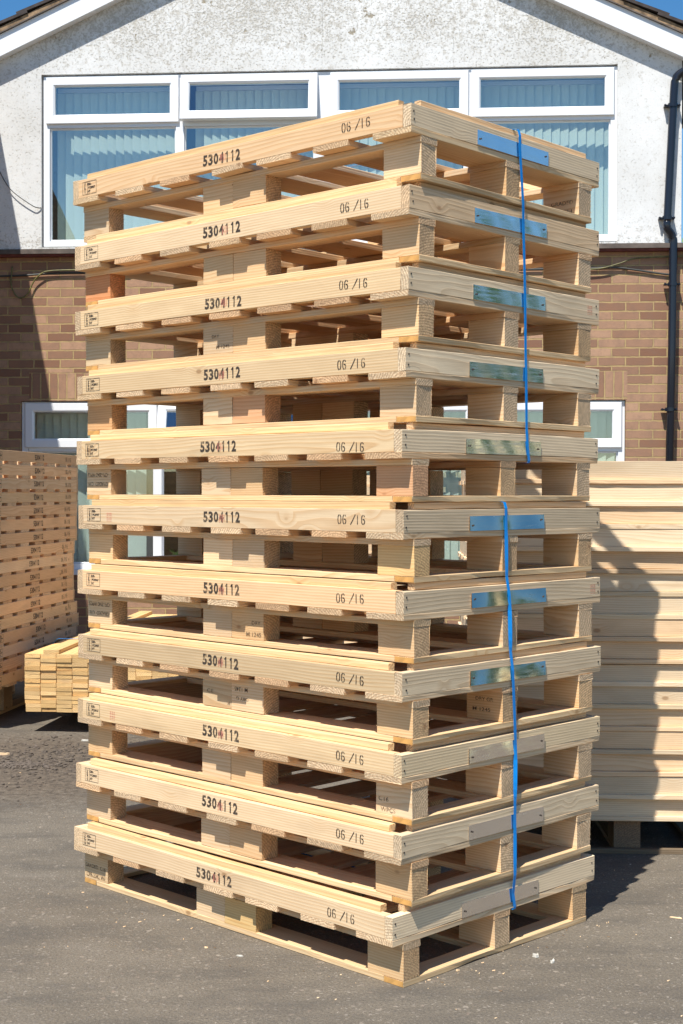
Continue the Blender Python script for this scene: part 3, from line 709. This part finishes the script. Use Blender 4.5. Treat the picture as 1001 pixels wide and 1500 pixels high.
# right stack: short sides face the camera
protos = [deck_frame('deck_frame', 600 + i, 0.010, False, 0.0160, 0.0600, 'wood_pale', 'wood_pale') for i in range(6)]
rgR = random.Random(11)
stack_of_frames(protos, 16, (0.475, 4.815), R(-2.0), 0.113, 0.0761, 0, rgR, '%s slatted deck in the pale stack at the right edge', 'slatted decks in the right stack', 0.007)
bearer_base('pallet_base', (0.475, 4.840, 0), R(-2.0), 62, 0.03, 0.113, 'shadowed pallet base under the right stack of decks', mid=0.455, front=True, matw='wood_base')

# third stack behind the tall one
protos = [deck_frame('deck_frame', 700 + i, 0.004, False, 0.0160, 0.0600, 'wood', 'wood') for i in range(2)]
rgT = random.Random(12)
stack_of_frames(protos, 16, (-0.28, 9.6), R(0.0), 0.113, 0.0765, 0, rgT, '%s slatted deck in the distant stack seen through the gaps', 'slatted decks in the distant stack', 0.006)
bearer_base('pallet_base', (-0.28, 9.62, 0), 0, 63, 0.03, 0.113, 'pallet base under the distant stack glimpsed through the gaps')

# ------------------------------------------------------------------ pack of yellow planks
rng = random.Random(21); prz = R(-5.9)
pm = [board_mesh(2.35, 0.0800, 0.0198, rng, 1.0) for _ in range(4)]
def pack_pt(lx, ly, z): return (-1.602 + lx*math.cos(prz) - ly*math.sin(prz), 7.18 + lx*math.sin(prz) + ly*math.cos(prz), z)
cols, rows = 11, 14
for c_ in range(cols):
    zc = 0.108
    cx = c_*0.0822
    for r_ in range(rows):
        dx = rng.uniform(-.0010, .0010) + (0.006 if (r_ in (0, 1) and c_ == 0) else 0); dy = rng.choice((0, 0, 0, 0, .003, -.003, .006)) + rng.uniform(-.0015, .0015)
        me = pm[rng.randrange(4)]
        o = link('plank', me, 'wood_yellow', None, pack_pt(cx + .040 + dx, 1.175 + dy, zc + 0.0105), (0, 0, prz + math.pi/2),
                 rng.choice(((1, 1, 1), (1.0, .96, .90), (.95, .92, .86), (1.04, 1.04, 1.08), (.92, .84, .74))))
        zc += 0.0210
        tag(o, 'short yellow plank in the neat pack lying beside the left stack', 'plank', 'planks packed in rows beside the left stack')
for lx, ly, dz, rr_, lab in ((0.055+.04, 1.18, 0.0105, 0.035, 'loose plank lying askew on the left of the plank pack'), (0.34, 1.25, 0.0105, -0.02, 'loose plank on top of the middle of the plank pack')):
    o = link('plank', pm[0], None, None, pack_pt(lx, ly, 0.108 + rows*.0210 + dz), (0, 0, prz + math.pi/2 + rr_)); tag(o, lab, 'plank')
for ly, lab in ((0.85, 'timber bearer under the front part of the plank pack'), (1.9, 'timber bearer under the far part of the plank pack')):
    o = link('bearer', board_mesh(0.86, 0.09, 0.107, rng), 'wood_dull', None, pack_pt(0.46, ly, 0.054), (0, 0, prz)); tag(o, lab, 'bearer')
bm = bmesh.new()
pp = [pack_pt(-.006, .50, .11), pack_pt(-.006, .50, .405), pack_pt(.02, .50, .4275), pack_pt(.16, .5, .4275), pack_pt(.22, .50, .4075), pack_pt(.91, .50, .4075), pack_pt(.911, .50, .11)]
al = Vector((-math.sin(prz), math.cos(prz), 0))*.006
vs = [(bm.verts.new(Vector(p) - al), bm.verts.new(Vector(p) + al)) for p in pp]
for a, b in zip(vs[:-1], vs[1:]): bm.faces.new((a[0], a[1], b[1], b[0]))
o = link('plastic_strap', bm_mesh('strap', bm), 'strap'); md = o.modifiers.new('t', 'SOLIDIFY'); md.thickness = .0008
tag(o, 'blue plastic strap over the pack of yellow planks', 'strap')

# ------------------------------------------------------------------ the house
HX, HY, HR = 0.0, 11.869, -0.06985
house = empty('house', (HX, HY, 0), HR)
tag(house, 'two storey house with peeling white gable over brown brick and white windows', 'house')
def wall_mesh(s0, s1, z0, z1, y0, y1, holes):
    xs = sorted({s0, s1, *[h[0] for h in holes], *[h[1] for h in holes]}); zs = sorted({z0, z1, *[h[2] for h in holes], *[h[3] for h in holes]})
    def solid(i, j):
        if i < 0 or j < 0 or i >= len(xs)-1 or j >= len(zs)-1: return False
        cx, cz = (xs[i]+xs[i+1])/2, (zs[j]+zs[j+1])/2
        return not any(h[0] < cx < h[1] and h[2] < cz < h[3] for h in holes)
    bm = bmesh.new(); V = {}
    def v(i, j, y):
        if (i, j, y) not in V: V[i, j, y] = bm.verts.new((xs[i], y, zs[j]))
        return V[i, j, y]
    for i in range(len(xs)-1):
        for j in range(len(zs)-1):
            if not solid(i, j): continue
            bm.faces.new((v(i, j, y0), v(i+1, j, y0), v(i+1, j+1, y0), v(i, j+1, y0)))
            bm.faces.new((v(i, j, y1), v(i, j+1, y1), v(i+1, j+1, y1), v(i+1, j, y1)))
            if not solid(i-1, j): bm.faces.new((v(i, j, y0), v(i, j+1, y0), v(i, j+1, y1), v(i, j, y1)))
            if not solid(i+1, j): bm.faces.new((v(i+1, j, y0), v(i+1, j, y1), v(i+1, j+1, y1), v(i+1, j+1, y0)))
            if not solid(i, j-1): bm.faces.new((v(i, j, y0), v(i, j, y1), v(i+1, j, y1), v(i+1, j, y0)))
            if not solid(i, j+1): bm.faces.new((v(i, j+1, y0), v(i+1, j+1, y0), v(i+1, j+1, y1), v(i, j+1, y1)))
    return bm_mesh('wall', bm)
RY = -0.060          # face of the upper render
SB0, SB1 = -3.20, 3.45
link('brick_wall', wall_mesh(SB0, SB1, -0.05, 3.215, 0.0, 0.24, [(-2.728, 2.342, 0.515, 1.985), (-2.655, 2.355, 1.985, 2.225)]), 'brick', house)
link('soldier_course', wall_mesh(-2.655, 2.355, 1.985, 2.225, 0.001, 0.22, []), 'soldier', house)
link('rendered_wall', wall_mesh(-3.1, 2.775, 3.255, 4.735, RY, 0.24, [(-2.530, 2.256, 3.272, 4.718)]), 'render', house)
def prism(pts, y0, y1):
    bm = bmesh.new(); a = [bm.verts.new((x, y0, z)) for x, z in pts]; b = [bm.verts.new((x, y1, z)) for x, z in pts]
    bm.faces.new(a); bm.faces.new(list(reversed(b)))
    for i in range(len(pts)): bm.faces.new((a[i], b[i], b[(i+1) % len(pts)], a[(i+1) % len(pts)]))
    bmesh.ops.recalc_face_normals(bm, faces=list(bm.faces)); return bm_mesh('prism', bm)
AP, SL = -0.165, 0.461
zf = lambda s: 6.088 - SL*abs(s - AP)          # lower edge of the bargeboards
link('gable', prism([(-3.1, 4.7352), (2.775, 4.7352), (2.775, zf(2.775)+.06), (AP, zf(AP)+.06), (-3.1, zf(-3.1)+.06)], RY, 0.24), 'render', house)
link('flashing', prism([(-3.16, 3.2152), (3.0, 3.2152), (3.0, 3.2545), (-3.16, 3.2545)], -0.088, 0.10), 'lead', house)
box_obj('red_strip', 'redstrip', house, -3.15, 2.98, -0.070, -0.001, 3.197, 3.2148)
box_obj('side_wall', 'brick', house, 3.20, 3.449, 0.2405, 7.0, -0.05, 3.2)
box_obj('side_wall', 'render', house, 2.53, 2.774, 0.2405, 7.0, 3.256, 4.70)
box_obj('side_wall', 'render', house, -3.098, -2.87, 0.2405, 7.0, 0.0, 4.70)
box_obj('flat_roof', 'lead', house, 2.776, 3.45, 0.2405, 7.0, 3.2, 3.255)
# barge boards, soffits, verge
for sg in (-1, 1):
    s_end = AP + sg*3.28
    def ln(off, a=AP, b=None): return off
    def strip(off0, off1, y0, y1, mat, name):
        b = s_end
        return link(name, prism([(AP, 6.088+off0), (b, zf(b)+off0), (b, zf(b)+off1), (AP, 6.088+off1)], y0, y1), mat, house)
    strip(0.0, 0.180, RY-0.100, RY-0.078, 'upvc', 'bargeboard')
    strip(0.004, 0.016, RY-0.0778, RY-0.0005, 'upvc', 'soffit')
    strip(0.181, 0.191, RY-0.122, RY+0.3, 'lead', 'undercloak')
    strip(0.192, 0.236, RY-0.108, RY-0.02, 'mortar', 'verge_mortar')
    # tile courses, each stepping over the one below
    ang = math.atan(SL); n = 12; cl = 0.30
    for q in range(n):
        dlen = 0.05 + q*cl
        s_mid = AP + sg*(dlen + cl/2)*math.cos(ang); z_mid = 6.088 + 0.262 - (dlen + cl/2)*math.sin(ang)
        bm = bmesh.new(); jt = random.Random(q*3+sg).uniform(-.004, .004)
        add_box(bm, -cl/2-.045, cl/2+.045, -3.6, 3.6, -0.012, 0.012)
        o = link('tile_course', bm_mesh('tile', bm), 'tile', house, (s_mid, RY-0.125+3.6+jt, z_mid + 0.004))
        o.rotation_euler = (0, sg*(ang - 0.060), 0)
    bm = bmesh.new()
    strip(0.14, 0.235, RY+0.05, 7.0, 'tile', 'roof_deck')
link('ridge', tube_mesh([(AP, RY-.13, 6.375), (AP, 7.05, 6.375)], 0.09, 12), 'tile', house)

# windows ---------------------------------------------------------------
def frame_mesh(x0, x1, z0, z1, wd, y0, y1, bev=0.006):
    bm = bmesh.new()
    o = [(x0, z0), (x1, z0), (x1, z1), (x0, z1)]; i = [(x0+wd, z0+wd), (x1-wd, z0+wd), (x1-wd, z1-wd), (x0+wd, z1-wd)]
    ch = min(0.014, wd*0.4)
    i2 = [(x0+wd-ch, z0+wd-ch), (x1-wd+ch, z0+wd-ch), (x1-wd+ch, z1-wd+ch), (x0+wd-ch, z1-wd+ch)]
    def ring(pts, y): return [bm.verts.new((x, y, z)) for x, z in pts]
    oe = [(x0+.004, z0+.004), (x1-.004, z0+.004), (x1-.004, z1-.004), (x0+.004, z1-.004)]
    A = ring(o, y1); B = ring(o, y0+.004); Bb = ring(oe, y0); Cc = ring(i2, y0); D = ring(i, y0+.011); E_ = ring(i, y1)
    for P_, Q in ((A, B), (B, Bb), (Bb, Cc), (Cc, D), (D, E_), (E_, A)):
        for k_ in range(4): bm.faces.new((P_[k_], P_[(k_+1) % 4], Q[(k_+1) % 4], Q[k_]))
    bmesh.ops.recalc_face_normals(bm, faces=list(bm.faces)); return bm_mesh('frame', bm)
def sash(parent, x0, x1, z0, z1, wd, y, openang=0.0):
    """a framed light hinged at its top edge"""
    piv = (0, y, z1)
    me = frame_mesh(x0, x1, z0-z1, 0.0, wd, -0.018, 0.03)
    s = link('sash', me, 'upvc', parent, piv, (openang, 0, 0))
    box_obj('gasket', 'rubber', s, x0+wd-.004, x1-wd+.004, -.004, .0005, z0-z1+wd-.004, -wd+.004) if False else None
    g = box_obj('pane', 'glass', s, x0+wd-.001, x1-wd+.001, 0.004, 0.008, z0-z1+wd-.001, -wd+.001)
    return s
def pane(parent, x0, x1, z0, z1, y):
    return box_obj('pane', 'glass', parent, x0, x1, y, y+.004, z0, z1)
def blind(parent, x0, x1, z0, z1, y, ang, rng, pitch=0.072, wd=0.089):
    bm = bmesh.new(); x = x0 + wd*0.4
    while x < x1 - wd*0.2:
        a = ang + rng.uniform(-.06, .06); dx, dy = math.cos(a)*wd/2, math.sin(a)*wd/2
        n = 5; prev = None
        for q in range(n+1):
            t = q/n*2-1; c_ = 0.0015*(1-t*t)
            px_, py_ = x + dx*t - math.sin(a)*c_*-1, y + dy*t - math.cos(a)*c_
            cur = (bm.verts.new((px_, py_, z0)), bm.verts.new((px_, py_, z1)))
            if prev: f = bm.faces.new((prev[0], cur[0], cur[1], prev[1])); f.smooth = True
            prev = cur
        x += pitch
    o = link('vertical_blind', bm_mesh('blind', bm), 'blind', parent)
    hr = box_obj('head_rail', 'upvc', parent, x0, x1, y-.02, y+.02, z1+.003, z1+.035)
    return o
def window_band(name, x0, x1, z0, z1, ztr, lights, y, sill=False, seed=1, open_idx=1, post=None, open_ang=0.2, blinds=None, bz=0.19):
    """lights: list of (s0, s1). top row of framed lights above ztr, direct glazed below"""
    rng = random.Random(seed)
    # fixed frame as one mesh: outer ring, transom, mullions
    bm = bmesh.new(); fw = 0.052; T = 0.05
    add_box(bm, x0, x0+fw, y, y+.07, z0, z1); add_box(bm, x1-fw, x1, y, y+.07, z0, z1)
    add_box(bm, x0+fw, x1-fw, y, y+.07, z0, z0+.045); add_box(bm, x0+fw, x1-fw, y, y+.07, z1-.045, z1)
    muls = []
    for (a0, a1), (b0, b1) in zip(lights[:-1], lights[1:]):
        m0, m1 = (a1, b0)
        add_box(bm, m0, m1, y+.0005, y+.0695, z0+.045, z1-.045); muls.append((m0, m1))
    for a0, a1 in lights:
        add_box(bm, a0, a1, y+.001, y+.069, ztr-.026, ztr+.026)
    bmesh.ops.recalc_face_normals(bm, faces=list(bm.faces))
    f = link(name, bm_mesh('window_frame', bm), 'upvc', house)
    for q, (a0, a1) in enumerate(lights):
        sash(f, a0-.026, a1+.026, ztr+.004, z1-.012, 0.076, y-.004 - .0, open_ang if q == open_idx else 0.0) if True else None
        # glazing beads and lower pane
        link('glazing_bead', frame_mesh(a0+.0005, a1-.0005, z0+.0455, ztr-.0265, 0.014, y+.014, y+.04), 'upvc', f)
        pane(f, a0+.01, a1-.01, z0+.055, ztr-.036, y+.026)
        if blinds and blinds[q]:
            b0, b1, an = blinds[q]; blind(f, b0, b1, z0+.05, z1-.09, y+bz, an, rng)
    if sill: box_obj('sill', 'upvc', f, x0-.02, x1+.02, y-.060, y+.06, z0-.045, z0-.001, bevel=.003)
    if open_idx is not None:
        a0, a1 = lights[open_idx]
        for xx in (a0+.33, a1-.33): link('window_stay', tube_mesh([(xx-.10, y-.0, ztr+.030), (xx+.10, y-.045, ztr+.020)], .004, 6), 'upvc', f)
    return f
LU = [(-2.465, -1.392), (-1.322, -0.228), (-0.072, 1.018), (1.092, 2.204)]
window_band('window', -2.517, 2.2555, 3.282, 4.705, 4.302, LU, RY+.022, open_idx=1, open_ang=-0.16, seed=4,
            blinds=[(-2.44, -1.36, .27), (-1.25, -.22, .27), (-.09, 1.03, -.24), (1.08, 2.23, -.24)])
LL = [(-2.668, -1.589), (-1.525, -0.300), (-0.130, 1.080), (1.140, 2.286)]
window_band('window', -2.724, 2.338, 0.560, 1.980, 1.588, LL, 0.030, sill=True, open_idx=1, open_ang=-0.30, seed=5,
            blinds=[(-2.64, -1.70, .27), None, (-.11, 1.10, -.24), (1.12, 2.31, -.24)])
# the rooms behind
bm = bmesh.new()
for z0, z1 in ((0.05, 2.35), (2.95, 5.0)):
    x0, x1, y0, y1 = -3.0, 2.6, 0.245, 4.0
    v_ = [bm.verts.new(p) for p in ((x0, y0, z0), (x1, y0, z0), (x1, y1, z0), (x0, y1, z0), (x0, y0, z1), (x1, y0, z1), (x1, y1, z1), (x0, y1, z1))]
    for f in ((0, 1, 2, 3), (4, 7, 6, 5), (1, 5, 6, 2), (2, 6, 7, 3), (3, 7, 4, 0)): bm.faces.new([v_[i] for i in f])
link('room_interior', bm_mesh('room', bm), 'dark', house)

# rain pipe
def hp(s, y, z): return (s, y, z)
pts = spline([hp(3.02, -.30, 4.70), hp(2.90, -.20, 4.655), hp(2.78, -.135, 4.63), hp(2.715, -.118, 4.575), hp(2.700, -.115, 4.45)], 5)
dp = link('rain_pipe', tube_mesh(pts + [Vector(hp(2.655, -.115, 3.45)), Vector(hp(2.652, -.115, 3.41))], 0.033, 14), 'pipe', house)
pts = spline([hp(2.651, -.115, 3.42), hp(2.653, -.113, 3.37), hp(2.69, -.085, 3.325), hp(2.708, -.075, 3.28), hp(2.710, -.075, 3.20)], 5)
link('pipe_lower', tube_mesh(pts + [Vector(hp(2.705, -.07, 2.4)), Vector(hp(2.672, -.07, 0.3))], 0.034, 14), 'pipe', dp)
for s_, y_, z_ in ((2.693, -.115, 4.36), (2.654, -.115, 3.45), (2.707, -.07, 2.92), (2.690, -.07, 1.90)):
    bm = bmesh.new(); 
    bmesh.ops.create_cone(bm, cap_ends=True, segments=14, radius1=.040, radius2=.040, depth=.030)
    bk = link('bracket', bm_mesh('bracket', bm), 'pipe', dp, (s_, y_, z_))
    box_obj('bracket_arm', 'pipe', bk, -.068, .060, -.004, .055, -.007, .007, bevel=.002)
    for e in (-.062, .052): 
        bm = bmesh.new(); bmesh.ops.create_uvsphere(bm, u_segments=8, v_segments=6, radius=.011)
        link('bracket_bolt', bm_mesh('bolt', bm), 'pipe', bk, (e, -.008, 0))
link('gutter', tube_mesh([hp(3.05, -.35, 4.70), hp(3.05, 6.9, 4.70)], .055, 10), 'pipe', house)

# cables clipped to the wall
def cable(pts, r, mat, label):
    W = Matrix.Translation((HX, HY, 0)) @ Matrix.Rotation(HR, 4, 'Z')
    o = link('wall_cable', tube_mesh([W @ p for p in spline(pts, 6)], r, 6), mat); tag(o, label, 'cable'); return o
cable([(-2.95, RY-.008, 4.02), (-2.906, RY-.012, 3.951), (-2.79, RY-.03, 3.76), (-2.612, RY-.03, 3.625), (-2.55, RY-.015, 3.601), (-2.533, RY-.002, 3.605)], .004, 'cable', 'thin cable sagging across the white render left of the upper window')
cable([(-3.1, -.014, 3.035), (-2.907, -.014, 3.04), (-2.70, -.016, 3.045), (-2.45, -.018, 3.058), (-2.2, -.018, 3.062), (-1.5, -.018, 3.058), (-.5, -.018, 3.06), (.8, -.018, 3.055), (1.8, -.018, 3.06), (2.06, -.018, 3.062), (2.243, -.02, 3.068), (2.41, -.016, 3.048), (2.60, -.015, 3.018), (2.75, -.015, 3.00)], .009, 'cable', 'black cable running along the top of the brick wall')
cable([(-2.795, -.012, 3.12), (-2.80, -.02, 3.05), (-2.802, -.03, 2.97), (-2.766, -.03, 2.883), (-2.713, -.03, 2.854), (-2.654, -.03, 2.892), (-2.612, -.03, 2.98), (-2.554, -.035, 3.045), (-2.466, -.035, 3.078), (-2.2, -.036, 3.084), (-1.8, -.036, 3.08)], .0065, 'cable_y', 'yellow and green cable hanging in a loop on the shaded bricks at the left')
cable([(1.8, -.036, 3.045), (2.1, -.036, 3.055), (2.271, -.036, 3.095), (2.409, -.03, 3.138), (2.664, -.03, 3.150), (2.95, -.03, 3.152)], .0060, 'cable_y', 'yellow and green cable rising towards the rain pipe at the right')

# low wing at the left that throws its shade on the wall (out of the photo's frame)
wing = link('brick_side_wing', prism([(0, 0), (3.4, 0), (3.4, 3.7), (0, 5.00)], 0.0, 0.22), 'brick', None)
W = Matrix.Translation((HX, HY, 0)) @ Matrix.Rotation(HR, 4, 'Z') @ Matrix.Translation((-3.24, -0.01, 0)) @ Matrix.Rotation(-math.pi/2, 4, 'Z')
wing.location = W.translation; wing.rotation_euler = W.to_euler()
tag(wing, 'brick side wing standing just outside the left of the picture', 'wall')

# pot plant on the inner sill
W = Matrix.Translation((HX, HY, 0)) @ Matrix.Rotation(HR, 4, 'Z')
pl_ = empty('pot_plant', W @ Vector((-1.42, 0.20, 0.56))); pl_.rotation_euler = (0, 0, HR)
tag(pl_, 'small green leafy plant behind the lower left window glass', 'plant')
link('pot', tube_mesh([(0, 0, 0), (0, 0, .09)], [.04, .055], 12), 'mortar', pl_)
bm = bmesh.new(); rp = random.Random(3)
for q in range(22):
    a = rp.uniform(0, 6.28); L_ = rp.uniform(.07, .15); e = rp.uniform(.3, 1.2); dr = Vector((math.cos(a)*math.cos(e), math.sin(a)*math.cos(e), math.sin(e))); sd = dr.cross(Vector((0, 0, 1))).normalized()*.016
    b0 = Vector((0, 0, .085)); m_ = b0 + dr*L_*.6; t_ = b0 + dr*L_ - Vector((0, 0, .02))
    bm.faces.new([bm.verts.new(p) for p in (b0, m_-sd, t_, m_+sd)])
link('leaves', bm_mesh('leaves', bm), 'plantleaf', pl_)

# ------------------------------------------------------------------ trees
def tree_meshes(seed, h, cr, nclump=46, per=85):
    rng = random.Random(seed)
    tr = tube_mesh([(0, 0, 0), (.06, 0, h*.25), (0, .08, h*.5), (.05, .05, h*.8)], [.20, .15, .10, .03], 8)
    bm = bmesh.new()
    for b in range(7):
        a = rng.uniform(0, 6.28); z = h*rng.uniform(.3, .6)
        P_ = [(0, 0, z), (math.cos(a)*cr*.5, math.sin(a)*cr*.5, z+h*.14), (math.cos(a)*cr*.8, math.sin(a)*cr*.8, z+h*.2)]
        t2 = tube_mesh(P_, [.06, .04, .015], 5); bm.from_mesh(t2); bpy.data.meshes.remove(t2)
    limbs = bm_mesh('limbs', bm)
    bm = bmesh.new()
    for c_ in range(nclump):
        while True:
            p = Vector((rng.uniform(-1, 1), rng.uniform(-1, 1), rng.uniform(-1, 1)))
            if 0.25 < p.length < 1: break
        cc = Vector((p.x*cr, p.y*cr, h*.62 + p.z*h*.34)); r_ = rng.uniform(.28, .55)*cr*.55
        for q in range(per):
            dd = Vector((rng.gauss(0, 1), rng.gauss(0, 1), rng.gauss(0, .8))).normalized()*r_*rng.uniform(.5, 1)
            c0 = cc + dd; s_ = rng.uniform(.035, .075)
            u = Vector((rng.gauss(0, 1), rng.gauss(0, 1), rng.gauss(0, 1))).normalized(); v_ = u.cross(Vector((rng.gauss(0, 1), rng.gauss(0, 1), rng.gauss(0, 1)))).normalized()
            bm.faces.new([bm.verts.new(c0 + q_) for q_ in (-u*s_*1.6, v_*s_, u*s_*1.6, -v_*s_)])
    return tr, limbs, bm_mesh('crown', bm)
tA, tB = tree_meshes(1, 5.4, 2.0), tree_meshes(2, 6.0, 2.1)
TR = [((8.3, 25.0), tB, 1.32, 'leafy green tree just visible past the right corner of the house', None),
      ((17.5, 2.0), tA, .9, 'bushy tree nearest the camera in the row right of the yard', 'trees right of the yard'), ((18.2, 5.3), tB, .90, 'bushy tree in the middle of the row right of the yard', 'trees right of the yard'),
      ((17.4, 7.2), tB, .92, 'tallest bushy tree in the row right of the yard', 'trees right of the yard'), ((17.0, 9.6), tA, .90, 'bushy tree farthest from the camera in the row right of the yard', 'trees right of the yard'), ((19.0, -1.8), tB, .9, 'bushy tree at the near end behind the row right of the yard', 'trees right of the yard')]
for i, ((x, y), (a, l_, c_), sc, lab, grp) in enumerate(TR):
    t = empty('tree', (x, y, 0), i*1.3); t.scale = (sc, sc, sc)
    tk = link('trunk', a, 'bark', t); link('limbs', l_, 'bark', tk); link('crown', c_, 'leaf', t); tag(t, lab, 'tree', grp)

# ------------------------------------------------------------------ ground and litter
bm = bmesh.new(); vs = [bm.verts.new(p) for p in ((-150, -60, 0), (150, -60, 0), (150, 300, 0), (-150, 300, 0))]; bm.faces.new(vs)
g = link('ground', bm_mesh('ground', bm), 'asphalt'); tag(g, 'worn grey brown asphalt yard', None, None, 'structure')
# crumbs of dirt
rng = random.Random(5); bm = bmesh.new()
for q in range(1500):
    cx, cy = -1.38 + rng.gauss(0, .22), 6.45 + rng.gauss(0, .28)
    s_ = abs(rng.gauss(0, .0035)) + .0015
    if rng.random() < .30: cx, cy, s_ = -1.46 + rng.gauss(0, .10), 6.33 + rng.gauss(0, .035), abs(rng.gauss(.003, .004)) + .002
    vs = bmesh.ops.create_icosphere(bm, subdivisions=1, radius=s_)['verts']
    for v_ in vs: v_.co = Vector((cx + v_.co.x*rng.uniform(.7, 1.6), cy + v_.co.y*rng.uniform(.7, 1.5), max(0.0005, s_*.25 + v_.co.z*rng.uniform(.4, .8))))
o = link('loose_dirt', bm_mesh('dirt', bm), 'dirt'); tag(o, 'crumbs of brown dirt scattered on the asphalt at the left', None, None, 'stuff')
def chip(x, y, L_, W_, H_, rz, mat, label, name='wood_chip', seed=0, cat='wood chip', color=None):
    rr = random.Random(seed); bm = bmesh.new(); n = 7
    top = []; bot = []
    for q in range(n):
        a = q/n*2*math.pi; k_ = rr.uniform(.7, 1.1)
        top.append(bm.verts.new((math.cos(a)*L_/2*k_*.9, math.sin(a)*W_/2*k_*.9, H_*rr.uniform(.5, 1.2)))); bot.append(bm.verts.new((math.cos(a)*L_/2*k_, math.sin(a)*W_/2*k_, 0.0006)))
    bm.faces.new(top); bm.faces.new(list(reversed(bot)))
    for q in range(n): bm.faces.new((bot[q], bot[(q+1) % n], top[(q+1) % n], top[q]))
    o = link(name, bm_mesh(name, bm), mat, None, (x, y, 0.0), (0, 0, rz), color); tag(o, label, cat)
chip(0.515, 3.731, .020, .014, .010, .4, 'card', 'small pale chip on the asphalt right of the stack base', seed=1)
chip(0.553, 3.69, .026, .012, .006, 1.2, 'card', 'thin pale chip beside the small chip right of the stack base', seed=2)
chip(-0.265, 3.731, .026, .008, .004, 2.9, 'card', 'white splinter on the asphalt in front of the stack', seed=3)
chip(-0.36, 3.80, .012, .010, .004, .3, 'wood_dull', 'brown crumb on the asphalt in front of the stack', seed=4)
chip(-0.42, 4.16, .022, .010, .003, 2.4, 'wood', 'pale splinter beside the front left edge of the lowest pallet', seed=5)
chip(-1.575, 6.58, .075, .030, .010, .3, 'wood', 'yellow offcut of wood at the left edge of the yard', seed=6, cat='offcut', name='wood_offcut')
chip(-1.255, 6.95, .055, .020, .010, .1, 'card', 'crumpled white scrap near the planks', seed=7, cat='litter', name='paper_scrap')
chip(-0.93, 5.24, .022, .006, .003, .2, 'card', 'tiny white splinter left of the tall stack', seed=8)
chip(0.965, 4.076, .04, .008, .004, 2.7, 'wood_dull', 'dry curled leaf at the right edge of the yard', seed=9, cat='leaf', name='dry_leaf')
chip(0.30, 3.62, .012, .008, .004, .7, 'wood', 'tiny wood crumb near the front corner of the stack', seed=10)
rng = random.Random(9)
bm = bmesh.new()
for q in range(45):
    x = rng.uniform(-1.5, 1.4); y = rng.uniform(3.1, 7.4); s_ = rng.uniform(.0012, .0032)
    vs = bmesh.ops.create_icosphere(bm, subdivisions=1, radius=s_)['verts']
    for v_ in vs: v_.co = Vector((x + v_.co.x*rng.uniform(.8, 1.8), y + v_.co.y*rng.uniform(.8, 1.8), max(.0004, v_.co.z*.5 + s_*.2)))
o = link('grit', bm_mesh('grit', bm), 'card'); tag(o, 'pale grit scattered over the asphalt', None, None, 'stuff')

rng = random.Random(31); bm = bmesh.new()
for q in range(130):
    if rng.random() < .55:
        i_ = 10; t = rng.random(); P_ = PW2(10, rng.uniform(-.16, .0) if rng.random() < .5 else rng.uniform(0, .85), 0, 0)
        p = PW2(10, -abs(rng.gauss(0, .10)), rng.uniform(0, 1.35), 0) if rng.random() < .5 else PW2(10, rng.uniform(0, .85), -abs(rng.gauss(0, .10)), 0)
    else: p = Vector((rng.uniform(-1.6, 1.3), rng.uniform(3.2, 6.5), 0))
    L_ = rng.uniform(.001, .0055); W_ = rng.uniform(.0006, .0014); a_ = rng.uniform(0, 3.14); d_ = Vector((math.cos(a_), math.sin(a_), 0)); n_ = Vector((-d_.y, d_.x, 0)); z_ = Vector((0, 0, 1))
    c0 = Vector((p.x, p.y, .0012)); vs = [bm.verts.new(c0 + e) for e in (-d_*L_ - n_*W_, d_*L_ - n_*W_*.4, d_*L_ + n_*W_*.4 + z_*.0015, -d_*L_ + n_*W_ + z_*.001)]
    f = bm.faces.new(vs)
    bm.faces.new([bm.verts.new(v.co + Vector((0, 0, -.0008))) for v in reversed(vs)])
o = link('wood_splinters', bm_mesh('splinters', bm), 'wood'); tag(o, 'fine splinters and sawdust scattered round the foot of the stack', None, None, 'stuff')
